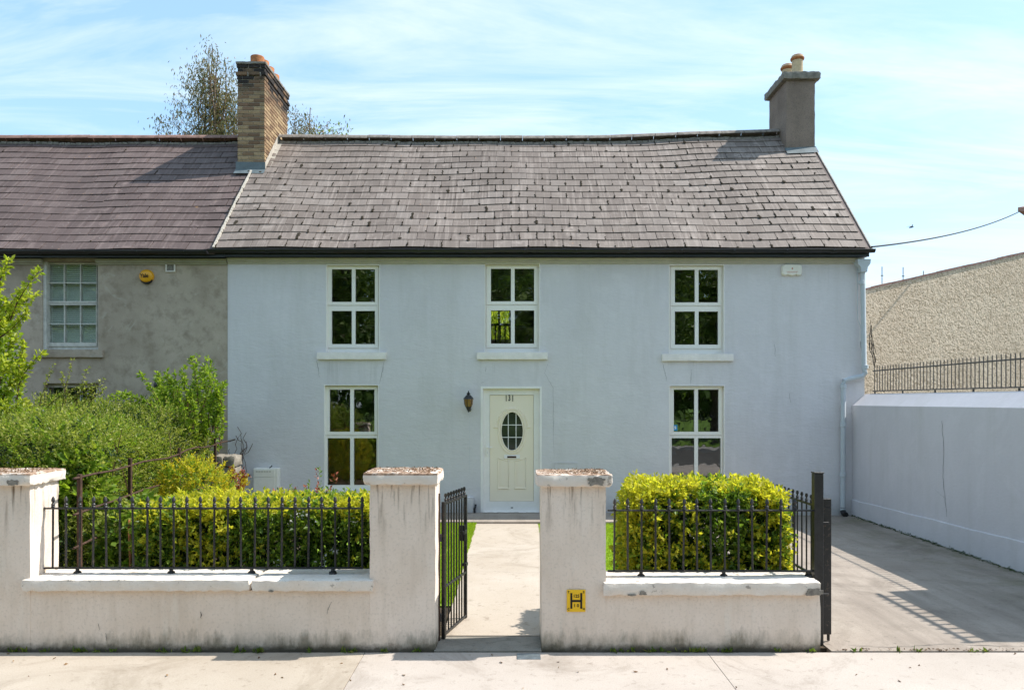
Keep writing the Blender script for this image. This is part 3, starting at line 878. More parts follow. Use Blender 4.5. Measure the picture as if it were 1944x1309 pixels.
# plaster cracks and a covered cable run on the wall
def crack(parent, pts, Y, w=.003, mat_='crack', axis='front', X=None):
    P = []
    for (xa, ya), (xb, yb) in zip(pts[:-1], pts[1:]):
        m_ = 6
        for k in range(m_): P.append((xa+(xb-xa)*k/m_+rs.uniform(-.8, .8), ya+(yb-ya)*k/m_))
    P.append(pts[-1])
    m = MB(); vs = []
    for i, p in enumerate(P):
        ww = w*(.35+.65*math.sin(math.pi*min(1, (i+.5)/len(P))))*rs.uniform(.5, 1)
        x, z = W(p[0], p[1], Y)
        vs += [(x-ww/2, Y-.0025, z), (x+ww/2, Y-.0025, z)]
    m.add(vs, [(2*i, 2*i+1, 2*i+3, 2*i+2) for i in range(len(P)-1)])
    return obj('crack', m, M[mat_], parent)
crack(house, [(601, 684), (604, 700), (606, 716)], YH_, 0.006)
crack(house, [(729, 684), (726, 704), (720, 727)], YH_, 0.006)
crack(house, [(923, 695), (921, 706)], YH_, 0.0048)
crack(house, [(927, 720), (912, 728)], YH_, 0.0048)
crack(house, [(1040, 690), (1034, 708), (1050, 735), (1050, 800), (1052, 870)], YH_, 0.0036)
crack(house, [(1258, 690), (1262, 705), (1266, 723)], YH_, 0.006)
crack(house, [(1313, 700), (1311, 729)], YH_, 0.0042)
crack(house, [(1470, 652), (1472, 676)], YH_, 0.0048)
crack(house, [(1498, 745), (1501, 764)], YH_, 0.0042)
crack(house, [(891, 785), (892, 900)], YH_, 0.0042, 'pipe')
# recessed meter door right of the path
q = pxr(1050, 877, 1097, 930, YH_)
mdr = obj('meter_door', MB().plate(q[0], q[1], q[2], q[3], [(q[0]+.018, q[1]-.018, q[2]+.018, q[3]-.018)], YH_-.012, YH_-.001).bbox(q[0]+.024, q[1]-.024, YH_-.008, YH_-.001, q[2]+.024, q[3]-.024, .002), M['facade'], house)
x0, z0 = W(884, 968, YH_); x1, z1 = W(900, 942, YH_)
obj('plinth_block', MB().bbox(x0, x1-.01, YH_-.06, YH_-.001, .05, z1, .01), M['facade'], house)
obj('boot_scraper', MB().tube([(W(901.5, 0, YH_)[0], YH_-.05, .05), (W(901, 0, YH_)[0], YH_-.05, .12), (W(902.5, 0, YH_)[0], YH_-.06, .15), (W(903.5, 0, YH_)[0], YH_-.05, .2)], .02, 6), M['iron'], house)

# ================================================================== ROOFS
TH = math.atan2(7.45-ZE, YR-YE)
L = math.hypot(7.45-ZE, YR-YE)
NC = 17
G = L/NC
def deck(x0, x1, parent, drop):
    nx_, nt_ = 70, 12
    xs = np.linspace(x0, x1, nx_); m = MB(); vs = []
    for x in xs:
        row = [S(x, i/nt_, -drop) for i in range(nt_+1)]
        vs += [tuple(p) for p in row] + [(x, YB+.45, 4.45), (x, YB+.45, 4.35), (x, YR, row[-1].z-.25), (x, YE+.03, row[0].z-.06)]
    k = nt_+5
    m.add(vs, [(i*k+j, (i+1)*k+j, (i+1)*k+(j+1) % k, i*k+(j+1) % k) for i in range(nx_-1) for j in range(k)] + [tuple(range(k)), tuple((nx_-1)*k+j for j in range(k-1, -1, -1))])
    return obj('roof', m, M['slate_purple'], parent)

SLT = .009
def slate_mesh(name, w, mat_, seed):
    r_ = random.Random(seed)
    h = G*1.22
    a = [(-w/2, r_.uniform(-.003, .003)), (w/2, r_.uniform(-.003, .003)), (w/2, h), (-w/2, h)]
    if r_.random() < .4:   # a nibbled tail corner
        a = [(-w/2+.018, a[0][1]), a[1], a[2], a[3], (-w/2, a[0][1]+.022)]
    n_ = len(a)
    vs = [(p[0], p[1], 0) for p in a] + [(p[0], p[1], SLT) for p in a]
    m = MB().add(vs, [tuple(range(n_-1, -1, -1)), tuple(range(n_, 2*n_))] + [(i, (i+1) % n_, n_+(i+1) % n_, n_+i) for i in range(n_)])
    return mesh_of(name, m, M[mat_])

def slates(roof, xa, xb, mat_, lift, W_, visible, seed, shift):
    r_ = random.Random(seed)
    full = [slate_mesh('slate', W_-.008, mat_, seed+i) for i in range(6)]
    wide = [slate_mesh('slate', W_*1.5-.008, mat_, seed+20+i) for i in range(2)]
    half = [slate_mesh('slate', W_*.5-.008, mat_, seed+30+i) for i in range(2)]
    items = []
    for c in range(NC):
        x = xa
        first = True
        while x < xb-.05:
            if first and c % 2: me, w = r_.choice(half), W_*.5
            else: me, w = r_.choice(full), W_
            if x+w > xb+.02:
                if xb-x < W_*.3: break
                me, w = (r_.choice(half), W_*.5)
                x = min(x, xb-w)
            first = False
            items.append((c, x+w/2+r_.uniform(-.003, .003), me, r_.uniform(-.006, .004) + (-.03 if r_.random() < .008 else 0), r_.uniform(-.006, .006), r_.uniform(0, .003)))
            x += w
    def mtx(it):
        c, xc, me, ds, rz, up = it
        t_ = (c*G+ds)/L
        p = S(xc, t_, lift+.006+up)
        e = .1
        roll = math.atan2(S(xc+e, t_).z-S(xc-e, t_).z, 2*e)
        return Matrix.Translation(p) @ Matrix.Rotation(-roll, 4, 'Y') @ Matrix.Rotation(TH-R(3.2), 4, 'X') @ Matrix.Rotation(rz, 4, 'Z')
    shown = [it for it in items if it[1] > visible(it[0])]
    single = set(id(i) for i in shown[:298])
    rest_v, rest_f = MB(), None
    for it in items:
        mt = mtx(it)
        if id(it) in single:
            o = place('slate', it[2], roof)
            o.matrix_basis = mt
        else:
            rest_v.add([mt @ v.co for v in it[2].vertices], [tuple(p.vertices) for p in it[2].polygons])
    if rest_v.v:
        tag(obj('upper_slates', rest_v, M[mat_], roof), kind='stuff')
    return items, mtx

roof = deck(XP, XR+.02, house, .022)
nroof = deck(-13.5, XP-.004, neigh, .05)
def vis_n(c): return -(CX+30)*(YE+(YR-YE)*c/NC)/F
its, mtx = slates(roof, XP+.02, XR+.02, 'slate', .0, .298, lambda c: -99, 100, 0)
itn, mtn = slates(nroof, -13.4, XP-.03, 'slate_purple', -.035, .312, vis_n, 400, 0)

# dry moss tufts in the slate joints
def moss(items, mtx, roof, prob, w, seed):
    r_ = random.Random(seed); m = MB()
    ico = bmesh.new(); bmesh.ops.create_icosphere(ico, subdivisions=1, radius=1)
    iv = [v.co.copy() for v in ico.verts]; jf = [tuple(v.index for v in f.verts) for f in ico.faces]; ico.free()
    for it in items:
        c = it[0]
        pr = prob*(1.0 if c < 13 else .5)*(0.25+1.5*max(0, .45+.6*math.sin(it[1]*1.1+c*.55)*math.cos(it[1]*.43-c*.31)+.25*math.sin(c*1.7)))
        if it[1] < -3.6: pr *= .55
        if r_.random() > pr: continue
        mt = mtx(it)
        k = r_.choice((1, 1, 2, 2, 3, 4))
        y = r_.uniform(-.005, .04)
        big = r_.random() < .15
        for j in range(k):
            sx = r_.uniform(.011, .021)*(1.9 if big else 1); sy = r_.uniform(.014, .032)*(1.4 if big else 1); sz = r_.uniform(.009, .018)
            x = -w/2 + r_.uniform(-.008, .008)
            m.add([mt @ Vector((x+v.x*sx*r_.uniform(.7, 1.3), y+v.y*sy*r_.uniform(.7, 1.3), SLT+.001+v.z*sz)) for v in iv], jf, True)
            y += r_.uniform(.03, .065)
    return tag(obj('moss', m, M['moss'], roof), 'dark dry moss tufts growing in the slate joints', kind='stuff')
moss(its, mtx, roof, .80, .298, 3)
moss(itn, mtn, nroof, .05, .312, 4)

# ridge tiles
def ridge_tiles(x0, x1, mat_, parent, lift):
    w = .46; x = x0; r_ = random.Random(int(x0*10))
    k = 8
    prof = []
    for i in range(k+1):
        a = R(20) + R(140)*i/k
        prof.append((.145*math.cos(a), .145*math.sin(a)-.055))
    me = []
    for s_ in range(3):
        m = MB(); vs = []
        for xx in (.004, w-.004):
            for q_ in (1.0, .88):
                vs += [(xx, p[0]*q_, p[1]*q_+(.0 if q_ == 1 else -.004)+r_.uniform(-.002, .002)) for p in prof]
        n1 = k+1; fs = []
        for i in range(k):
            fs += [(i, i+1, 2*n1+i+1, 2*n1+i), (n1+i, 3*n1+i, 3*n1+i+1, n1+i+1), (i, n1+i, n1+i+1, i+1), (2*n1+i, 2*n1+i+1, 3*n1+i+1, 3*n1+i)]
        fs += [(0, 2*n1, 3*n1, n1), (k, n1+k, 3*n1+k, 2*n1+k)]
        m.add(vs, fs); me.append(mesh_of('ridge_tile', m, M[mat_]))
    while x < x1-.1:
        z = ridge(x)+lift+r_.uniform(-.004, .004)
        o = place('ridge_tile', r_.choice(me), parent)
        o.matrix_basis = Matrix.Translation((x, YR, z)) @ Matrix.Rotation(-math.atan2(ridge(x+w)-ridge(x), w)+r_.uniform(-.006, .006), 4, 'Y')
        if x+w > x1: o.scale.x = (x1-x)/w
        x += w
ridge_tiles(-4.84, 5.56, 'grey_tile', roof, .035)
ridge_tiles(-13.4, -5.42, 'red_tile', nroof, .02)
# mortar bed below the ridge tiles
def bed(x0, x1, parent, lift):
    m = MB(); xs = np.arange(x0, x1, .12)
    for x in xs:
        p = S(x, .975, lift)
        m.rough(x, min(x+.12, x1), p.y-.012, p.y+.04, p.z-.02, p.z+.035+random.uniform(-.01, .01), .04, .006, .008, int(x*100) % 997)
    return obj('ridge_mortar', m, M['concrete_cap'], parent)
bed(-4.84, 5.56, roof, .012)
bed(-13.4, -5.42, nroof, -.02)
# mortar fillet down the joint of the two roofs
m = MB(); r_ = random.Random(9)
for i in range(34):
    t0, t1 = i/34*.66, (i+1)/34*.66-.001
    a, b = S(XP-.012, t0, .0), S(XP-.012, t1, .0)
    w0 = r_.uniform(.018, .032)
    nrm = Vector((0, -.69, .72))
    vs = []
    for p in (a, b):
        for dx_, up in ((-w0, -.04), (w0, -.01), (w0*.8, .028), (-w0*.5, .032)):
            vs.append(p+Vector((dx_+r_.uniform(-.004, .004), 0, 0))+nrm*up)
    m.add(vs, [(0,1,5,4), (1,2,6,5), (2,3,7,6), (3,0,4,7), (0,3,2,1), (4,5,6,7)])
obj('joint_mortar', m, M['mortar'], roof)
# verge of the gable
m = MB()
for i in range(20):
    a, b = S(XR+.03, i/20), S(XR+.03, (i+1)/20-.002)
    nrm = Vector((0, -.69, .72))
    vs = [p+Vector((dx_, 0, 0))+nrm*up for p in (a, b) for dx_, up in ((-.02, -.07), (.0, -.07), (.0, -.004), (-.02, -.004))]
    m.add(vs, [(0,1,5,4), (1,2,6,5), (2,3,7,6), (3,0,4,7), (0,3,2,1), (4,5,6,7)])
obj('verge_mortar', m, M['mortar'], roof)

# ================================================================== CHIMNEYS
cx0, cx1, cy0, cy1 = -5.404, -4.87, 15.35, 16.96
ctop = 8.66
core = MB().box(cx0+.012, cx1-.012, cy0+.012, cy1-.012, 5.6, ctop-.04)
chim = obj('brick_chimney', core, M['mortar'], house)
BH, BL, BW, J = .065, .215, .1025, .010
def brick_me(lx, ly, seed):
    r_ = random.Random(seed); m = MB()
    m.bbox(0, lx, 0, ly, 0, BH, .005)
    m.v = [(v[0]+r_.uniform(-.0015, .0015), v[1]+r_.uniform(-.0015, .0015), v[2]+r_.uniform(-.001, .001)) for v in m.v]
    return mesh_of('brick', m, M['brick'])
front_full = [brick_me(BL, BW, i) for i in range(3)]
front_half = [brick_me(.0945, BW, 5+i) for i in range(2)]
side_full = [brick_me(BW, BL, 10+i) for i in range(3)]
side_half = [brick_me(BW, .0945, 15+i) for i in range(2)]
back = MB()
ncourse = 28
nb = 0
def put_brick(me, x, y, z):
    global nb
    place('brick', me, chim, loc=(x, y, z)); nb += 1
for c in range(ncourse):
    z = ctop-.05-(c+1)*(BH+J)+J
    out = {0: .014, 1: .0, 2: .022, 3: .008}.get(c, 0)
    if c in (2,): out = .03
    # front face
    x = cx0-out; xend = cx1+out
    start_half = c % 2 == 1
    fullseq = [1, 0, 0] if start_half else [0, 0, 1]
    gap = (xend-x-(2*BL+.0945)-2*J)
    for k_, h_ in enumerate(fullseq):
        me = random.choice(front_half if h_ else front_full)
        put_brick(me, x, cy0-out, z)
        x += (.0945 if h_ else BL)+J+gap/2
    # right face
    y = cy0-out+BW+J
    if start_half: y = cy0-out+BW+J
    first = start_half
    zr = lambda yy: ZE+(ridge(cx1)-ZE)*min(1, max(0, (yy-YE)/(YR-YE)))
    while y < cy1+out-.05:
        h_ = first
        ln = .0945 if h_ else BL
        if y+ln > cy1+out+.004:
            h_ = True; ln = .0945
            if y+ln > cy1+out+.05: break
        if z+BH > zr(y+ln)-.02 or y > YR:
            if z > 7.0 or y < YR:
                put_brick(random.choice(side_half if h_ else side_full), cx1+out-BW, y, z)
        y += ln+J; first = False
    # far sides, joined
    y = cy0-out+BW+J
    while y < cy1-.1:
        back.bbox(cx0-out, cx0-out+.09, y, min(y+BL, cy1+out), z, z+BH, .004); y += BL+J
    x = cx0-out+.1
    while x < cx1-.12:
        back.bbox(x, x+.2, cy1+out-.09, cy1+out, z, z+BH, .004); x += .21
tag(obj('rear_bricks', back, M['brick'], chim), kind='stuff')
obj('chimney_cap', MB().rough(cx0-.035, cx1+.035, cy0-.035, cy1+.035, ctop-.05, ctop+.005, .08, .004, .010, 21), M['concrete_cap'], chim)
def pot(x, y, z, r_, h, parent, mat_, lip=None):
    prof = [(r_*1.0, 0), (r_*.98, h*.15), (r_*.94, h*.80), (r_*.98, h*.82), (r_*1.04, h*.86), (r_*1.04, h*.98), (r_*.98, h), (r_*.80, h), (r_*.78, h*.6)]
    p = obj('chimney_pot', MB().lathe(prof, (x, y, z), 20), M[mat_], parent)
    return p
def pot_wide(x, y, z, r_, h, parent):
    prof = [(r_*.95, 0), (r_*.95, h*.2), (r_, h*.5), (r_*1.02, h*.97), (r_*.98, h), (r_*.84, h), (r_*.8, h*.5)]
    return obj('chimney_pot', MB().lathe(prof, (x, y, z), 20), M['terracotta'], parent)
for k_, (yy, hh) in enumerate(((15.62, .20), (15.96, .26), (16.30, .27), (16.64, .26))):
    pot_wide(-5.1+.003*k_, yy, ctop-.005, .132 if k_ == 0 else .12, hh+.02, chim)
# lead flashing
m = MB()
a = S(cx0, (cy0-YE)/(YR-YE)); zb = a.z
m.quad((cx0-.03, cy0-.022, zb-.02), (cx1+.02, cy0-.022, zb-.02), (cx1+.02, cy0-.018, zb+.14), (cx0-.03, cy0-.018, zb+.15))
m.quad((cx0-.03, cy0-.15, zb-.115), (cx1+.03, cy0-.15, zb-.115), (cx1+.02, cy0-.022, zb+.0), (cx0-.03, cy0-.022, zb+.0))
obj('flashing', m, M['lead'], chim)
m = MB()
for i in range(5):
    ya, yb = cy0-.02+i*.205, cy0-.02+(i+1)*.205-.004
    za, zb2 = ZE+(ridge(cx1)-ZE)*(ya-YE)/(YR-YE), ZE+(ridge(cx1)-ZE)*(min(yb, YR)-YE)/(YR-YE)
    m.add([(cx1+.006, ya, za-.02), (cx1+.006, yb, zb2-.02), (cx1+.006, yb, zb2+.17), (cx1+.006, ya, za+.15),
           (cx1+.012, ya, za-.02), (cx1+.012, yb, zb2-.02), (cx1+.012, yb, zb2+.17), (cx1+.012, ya, za+.15)],
          [(0,1,2,3), (7,6,5,4), (3,2,6,7), (0,3,7,4), (1,5,6,2)])
    m.add([(cx1+.005, ya, za+.022), (cx1+.10, ya, za+.022), (cx1+.10, yb, zb2+.022), (cx1+.005, yb, zb2+.022)], [(0,1,2,3)])
obj('flashing', m, M['mortar'], chim)

rx0, rx1, ry0, ry1 = 5.57, 6.155, 15.83, 16.89
rc = obj('rendered_chimney', MB().rough(rx0, rx1, ry0, ry1, 5.8, 8.50, .12, .003, .006, 5), M['chimney_render'], house)
obj('chimney_cap', MB().rough(rx0-.085, rx1+.085, ry0-.085, ry1+.085, 8.50, 8.655, .05, .006, .014, 6), M['concrete_cap'], rc)
for (x, y, hh, rr) in ((5.90, 16.12, .46, .115), (5.86, 16.60, .47, .115)):
    p = pot(x, y, 8.65, rr, hh, rc, 'buff_pot')
    obj('pot_rim', MB().lathe([(rr*1.0, hh*.80), (rr*1.12, hh*.82), (rr*1.22, hh*.87), (rr*1.20, hh*.91), (rr*1.02, hh*.94), (rr*1.02, hh*1.0), (rr*.9, hh*1.03), (rr*.8, hh*1.03), (rr*.78, hh*.7)], (x, y, 8.65), 20), M['terracotta'], rc)
m = MB()
ta = (ry0-YE)/(YR-YE)
p0, p1 = S(rx0-.03, ta), S(rx1, ta)
m.quad((rx0-.03, ry0-.006, p0.z-.02), (rx1+.02, ry0-.006, p1.z-.02), (rx1+.02, ry0-.004, p1.z+.05), (rx0-.03, ry0-.004, p0.z+.05))
m.quad((rx0-.03, ry0-.16, p0.z-.115), (rx1+.02, ry0-.16, p1.z-.115), (rx1+.02, ry0-.006, p1.z+.035), (rx0-.03, ry0-.006, p0.z+.035))
obj('flashing', m, M['lead'], rc)

# ================================================================== NEIGHBOUR'S WALL AND WINDOWS
NUP = (80, 496, 186, 663)
NLO = (82, 727, 187, 900)
nh = [pxr(*NUP, YH_), pxr(*NLO, YH_)]
obj('wall', MB().plate(-13, XL-.004, 0, 4.6, nh, YH_+.008, YH_+.32), M['cement'], neigh)
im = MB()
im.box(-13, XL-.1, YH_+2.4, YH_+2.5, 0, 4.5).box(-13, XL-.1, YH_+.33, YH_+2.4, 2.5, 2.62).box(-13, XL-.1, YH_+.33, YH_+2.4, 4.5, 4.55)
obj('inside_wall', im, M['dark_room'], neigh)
def grid_panes(x0, y0, x1, y1, cols, rows, bar):
    out = []
    for r_ in range(rows):
        for c in range(cols):
            w_, h_ = (x1-x0-bar*(cols-1))/cols, (y1-y0-bar*(rows-1))/rows
            out.append((x0+c*(w_+bar), y0+r_*(h_+bar), x0+c*(w_+bar)+w_, y0+r_*(h_+bar)+h_))
    return out
nw = window(neigh, NUP, [((88, 499, 184, 575), grid_panes(92, 502, 183, 571.5, 3, 2, 1.6)), ((89, 576, 184, 657), grid_panes(93, 579, 182.5, 650, 3, 2, 1.6))],
            (62, 663, 195, 678), ('chipped_wood', 'cement'), .10, False, YH_+.008)
hb_ = pxr(*NUP, YH_+.2)
bl = MB()
zz = hb_[3]-.02
while zz > hb_[2]+.04:
    bl.add([(hb_[0]+.08, YH_+.205, zz), (hb_[1]-.03, YH_+.205, zz), (hb_[1]-.03, YH_+.217, zz+.030), (hb_[0]+.08, YH_+.217, zz+.030),
            (hb_[0]+.08, YH_+.2065, zz-.001), (hb_[1]-.03, YH_+.2065, zz-.001), (hb_[1]-.03, YH_+.2185, zz+.029), (hb_[0]+.08, YH_+.2185, zz+.029)],
           [(0,1,2,3), (7,6,5,4), (0,4,5,1), (3,2,6,7)])
    zz -= .036
obj('blind', bl, M['blind'], nw)
obj('jamb', MB().box(nh[0][0]-.004, nh[0][0]+.055, YH_+.03, YH_+.135, nh[0][2], nh[0][3]), M['chipped_wood'], nw)
window(neigh, NLO, [((88, 731, 185, 815), grid_panes(92, 735, 183, 811, 3, 1, 2)), ((88, 817, 185, 898), grid_panes(92, 820, 183, 894, 3, 1, 2))], None, ('chipped_wood', 'cement'), .13, False, YH_+.008)
# air brick box under the eaves
q = pxr(315, 497, 333, 516, YH_)
obj('wall_vent', MB().plate(q[0], q[1], q[2], q[3], [(q[0]+.018, q[1]-.018, q[2]+.018, q[3]-.014)], YH_-.02, YH_+.006), M['sill'], neigh)
obj('vent_grille', MB().box(q[0]+.019, q[1]-.019, YH_+.0, YH_+.005, q[2]+.019, q[3]-.015), M['cement_patch'], neigh)
x, z = W(303, 730, YH_)
obj('outside_light', MB().lathe([(.03, -.09), (.06, -.05), (.07, .0), (.05, .05), (.02, .07)], (x, YH_-.07, z), 10).box(x-.015, x+.015, YH_-.06, YH_+.006, z-.02, z+.02), M['iron'], neigh)

# ================================================================== THINGS FIXED TO THE WALLS
x, z = W(277.5, 524, YH_-.03)
al = thing('alarm_box', (x, YH_-.03, z), 'round amber alarm box on the grey cement wall', 'alarm box')
m = MB(); n = 28; vs = []
for rr, yy in ((1.0, .03), (1.0, .0), (.95, -.022), (.82, -.036), (.5, -.046), (.0001, -.05)):
    for k in range(n):
        a_ = 2*math.pi*k/n
        vs.append((x+.122*rr*math.cos(a_)*1.02, YH_-.02+yy, z+.118*rr*math.sin(a_)*(1 if math.sin(a_) > 0 else .93)))
m.add(vs, [(i*n+k, i*n+(k+1) % n, (i+1)*n+(k+1) % n, (i+1)*n+k) for i in range(5) for k in range(n)], True)
obj('cover', m, M['yellow_plastic'], al)
text_part('lettering', 'Yale', .098, x-.012, YH_-.082, z+.0, M['black'], al, .0016, .88)
obj('base', MB().prism([(x+.11*math.cos(2*math.pi*k/24)-.0, z-.018+.118*math.sin(2*math.pi*k/24)) for k in range(24)], YH_-.035, YH_+.006), M['black'], al)

q = pxr(1484, 501.5, 1522.5, 523.5, YH_-.03)
ax, az = (q[0]+q[1])/2, (q[2]+q[3])/2
a2 = thing('alarm_box', (ax, YH_, az), 'ivory rectangular alarm box below the eaves of the blue house', 'alarm box')
w2, h2 = (q[1]-q[0])/2, (q[3]-q[2])/2
pts = []
for k in range(40):
    a_ = 2*math.pi*k/40
    c_, s_ = math.cos(a_), math.sin(a_)
    px_ = math.copysign(abs(c_)**.38, c_)*w2; pz_ = math.copysign(abs(s_)**.38, s_)*h2
    if pz_ < -h2*.8 and abs(px_) < w2*.55: pz_ += .012*math.cos(px_/w2*5.5)*-1 + .012
    pts.append((ax+px_, az+pz_))
m = MB(); n = 40
inner = [(ax+(p[0]-ax)*.9, az+(p[1]-az)*.86) for p in pts]
m.add([(p[0], YH_-.001, p[1]) for p in pts] + [(p[0], YH_-.035, p[1]) for p in pts] + [(p[0], YH_-.055, p[1]) for p in inner],
      [(k, (k+1) % n, n+(k+1) % n, n+k) for k in range(n)] + [(n+k, n+(k+1) % n, 2*n+(k+1) % n, 2*n+k) for k in range(n)] + [tuple(2*n+k for k in range(n))])
obj('cover', m, M['ivory_plastic'], a2)
t = NT('faded_red'); t.color((.62, .33, .24)); t.set(.6); M['faded_red'] = t.m
obj('emblem', MB().prism([(ax-.018, az+.022), (ax, az+.045), (ax+.018, az+.022), (ax, az+.002)], YH_-.0575, YH_-.0552), M['faded_red'], a2)
for zz, w_ in ((-.03, .10), (-.045, .085)):
    m = MB(); xx = -w_
    rr = random.Random(int(w_*1000))
    while xx < w_:
        d_ = rr.uniform(.012, .026)
        m.box(ax+xx, ax+min(xx+d_, w_), YH_-.0573, YH_-.0552, az+zz-.004, az+zz+.004); xx += d_+.006
    obj('faded_lettering', m, M['faded_red'], a2)

# lantern
x, z = W(889.5, 764, 13.42)
ly = YH_-.20
ln = thing('wall_lantern', (x, YH_, z), 'black coach lantern with amber glass left of the cream door', 'wall lamp')
obj('lamp_cap', MB().lathe([(.088, .062), (.088, .072), (.070, .095), (.045, .125), (.028, .135), (.022, .145), (.034, .152), (.034, .160), (.020, .172), (.009, .180), (.012, .190), (.006, .200), (.001, .207)], (x, ly, z), 8, False), M['iron'], ln)
obj('lamp_glass', MB().lathe([(.052, -.07), (.070, -.02), (.078, .03), (.079, .061)], (x, ly, z), 12), M['amber_glass'], ln)
obj('lamp_base', MB().lathe([(.004, -.165), (.014, -.155), (.010, -.14), (.024, -.13), (.030, -.11), (.050, -.075), (.054, -.069)], (x, ly, z), 10), M['iron'], ln)
m = MB()
for k in range(6):
    a_ = 2*math.pi*k/6+.3
    m.tube([(x+.054*math.cos(a_), ly+.054*math.sin(a_), z-.07), (x+.073*math.cos(a_), ly+.073*math.sin(a_), z-.02), (x+.081*math.cos(a_), ly+.081*math.sin(a_), z+.062)], .004, 4)
obj('lamp_cage', m, M['iron'], ln)
obj('wall_bracket', MB().bbox(x-.028, x+.028, YH_-.012, YH_-.001, z-.15, z+.02, .003).tube([(x, YH_-.01, z-.04), (x+.03, YH_-.06, z-.1), (x+.035, YH_-.12, z-.12), (x+.02, ly, z-.10)], .012, 6), M['iron'], ln)

# gas meter box
q = pxr(482, 888, 529, 960, YH_-.12)
mbx = thing('meter_box', (q[0], YH_, 0), 'ivory meter box on the blue wall above the long hedge', 'meter box')
obj('cabinet', MB().bbox(q[0], q[1]-.0, YH_-.16, YH_-.001, .3, q[3], .012), M['ivory_plastic'], mbx)
obj('cabinet_door', MB().bbox(q[0]+.012, q[1]-.055, YH_-.172, YH_-.161, .32, q[3]-.155, .004).bbox(q[0]+.012, q[1]-.055, YH_-.172, YH_-.161, q[3]-.15, q[3]-.02, .004), M['ivory_plastic'], mbx)
m = MB()
for i in range(6): m.box(q[0]+.05+i*.045, q[0]+.085+i*.045, YH_-.1735, YH_-.1715, q[3]-.062, q[3]-.05)
obj('vent_slot', m, M['olive_trim'], mbx)
obj('hook', MB().tube([(q[0]+.26, YH_-.1, q[3]), (q[0]+.29, YH_-.1, q[3]+.02), (q[0]+.31, YH_-.1, q[3]+.045)], .01, 5), M['iron'], mbx)

# ================================================================== GARDEN WALL, PILLARS, COPINGS
def fx(px, Y=YF): return (px-CX)*Y/F
def blob(name, x0, x1, z0, z1, Y, mat_, parent, seed, jag=.25):
    r_ = random.Random(seed); n = 26; pts = []
    for k in range(n):
        a_ = 2*math.pi*k/n; q_ = 1+r_.uniform(-jag, jag)
        c_, s_ = math.cos(a_), math.sin(a_)
        pts.append(((x0+x1)/2+math.copysign(abs(c_)**.7, c_)*(x1-x0)/2*q_, (z0+z1)/2+math.copysign(abs(s_)**.7, s_)*(z1-z0)/2*q_))
    return obj(name, MB().prism(pts, Y-.003, Y+.004), M[mat_], parent)

PD = .40       # pillar depth
wallA = thing('garden_wall', (-2.3, YF, 0), 'low rendered garden wall with two pillars and a long split coping', 'wall')
wallB = thing('garden_wall', (1.4, YF, 0), 'short rendered garden wall with the yellow plate on its pillar', 'wall')
def pillar(parent, xa, xb, ca, cb, zt, seed):
    p = obj('pillar', MB().rough(xa, xb, YF, YF+PD, -.1, zt-.095, .09, .0025, .006, seed), M['garden_wall'], parent)
    c = obj('cap', MB().rough(ca, cb, YF-.055, YF+PD+.05, zt-.098, zt, .03, .005, .011, seed+1), M['cap'], p)
    return p
pl1 = pillar(wallA, -4.55, fx(57), -4.6, fx(61)+.02, 1.425, 31)
pl2 = pillar(wallA, fx(701), fx(827), fx(688)+.012, fx(836)-.01, 1.430, 41)
pl3 = pillar(wallB, fx(1027.5), fx(1151), fx(1018), fx(1164)-.008, 1.415, 51)
obj('low_wall', MB().rough(fx(57)-.03, fx(701)+.03, YF+.004, YF+.36, -.1, .489, .11, .0025, .004, 61), M['garden_wall'], wallA)
obj('coping', MB().rough(fx(45), fx(477), YF-.045, YF+.42, .487, .583, .04, .003, .012, 62), M['coping'], wallA)
obj('coping', MB().rough(fx(479.5), fx(710), YF-.042, YF+.42, .484, .578, .04, .003, .012, 63), M['coping'], wallA)
obj('low_wall', MB().rough(fx(1151)-.03, fx(1559), YF+.003, YF+.36, -.1, .455, .11, .0025, .006, 64), M['garden_wall'], wallB)
obj('coping', MB().rough(fx(1144), fx(1556), YF-.042, YF+.42, .452, .560, .04, .003, .012, 65), M['coping'], wallB)
blob('chipped_patch', fx(1115), fx(1146), 1.33, 1.395, YF-.058, 'cement_patch', pl3, 1)
blob('chipped_patch', fx(1527), fx(1556), .455, .515, YF-.046, 'cement_patch', wallB, 2)
blob('chipped_patch', -3.99, fx(44), 1.332, 1.375, YF-.058, 'cement_patch', pl1, 3)
blob('chipped_patch', fx(1212), fx(1226), .462, .492, YF-.045, 'cement_patch', wallB, 4)
blob('chipped_patch', fx(1190), fx(1206), .455, .468, YF-.045, 'cement_patch', wallB, 5)
blob('chipped_patch', fx(513), fx(522), .486, .500, YF-.046, 'cement_patch', wallA, 6)
crack(wallA, [(381, 1160), (382, 1173)], YF+.0, .008)
crack(wallA, [(630, 1141), (624, 1153), (621, 1165)], YF, .005)
crack(wallA, [(186, 1182), (190, 1195)], YF, .005)
crack(wallA, [(201, 1200), (203, 1215)], YF, .005)

def litter(name, P, size, parent=None, mat_='litter', flat=.25, seed=1, label=None):
    rs_ = np.random.default_rng(seed); n = len(P)
    D = rs_.normal(size=(n, 3)); D[:, 2] *= flat; D /= np.linalg.norm(D, axis=1)[:, None]
    o = leaves(name, P, D, size, .45, M[mat_], parent, seed)
    return tag(o, label, kind='stuff')

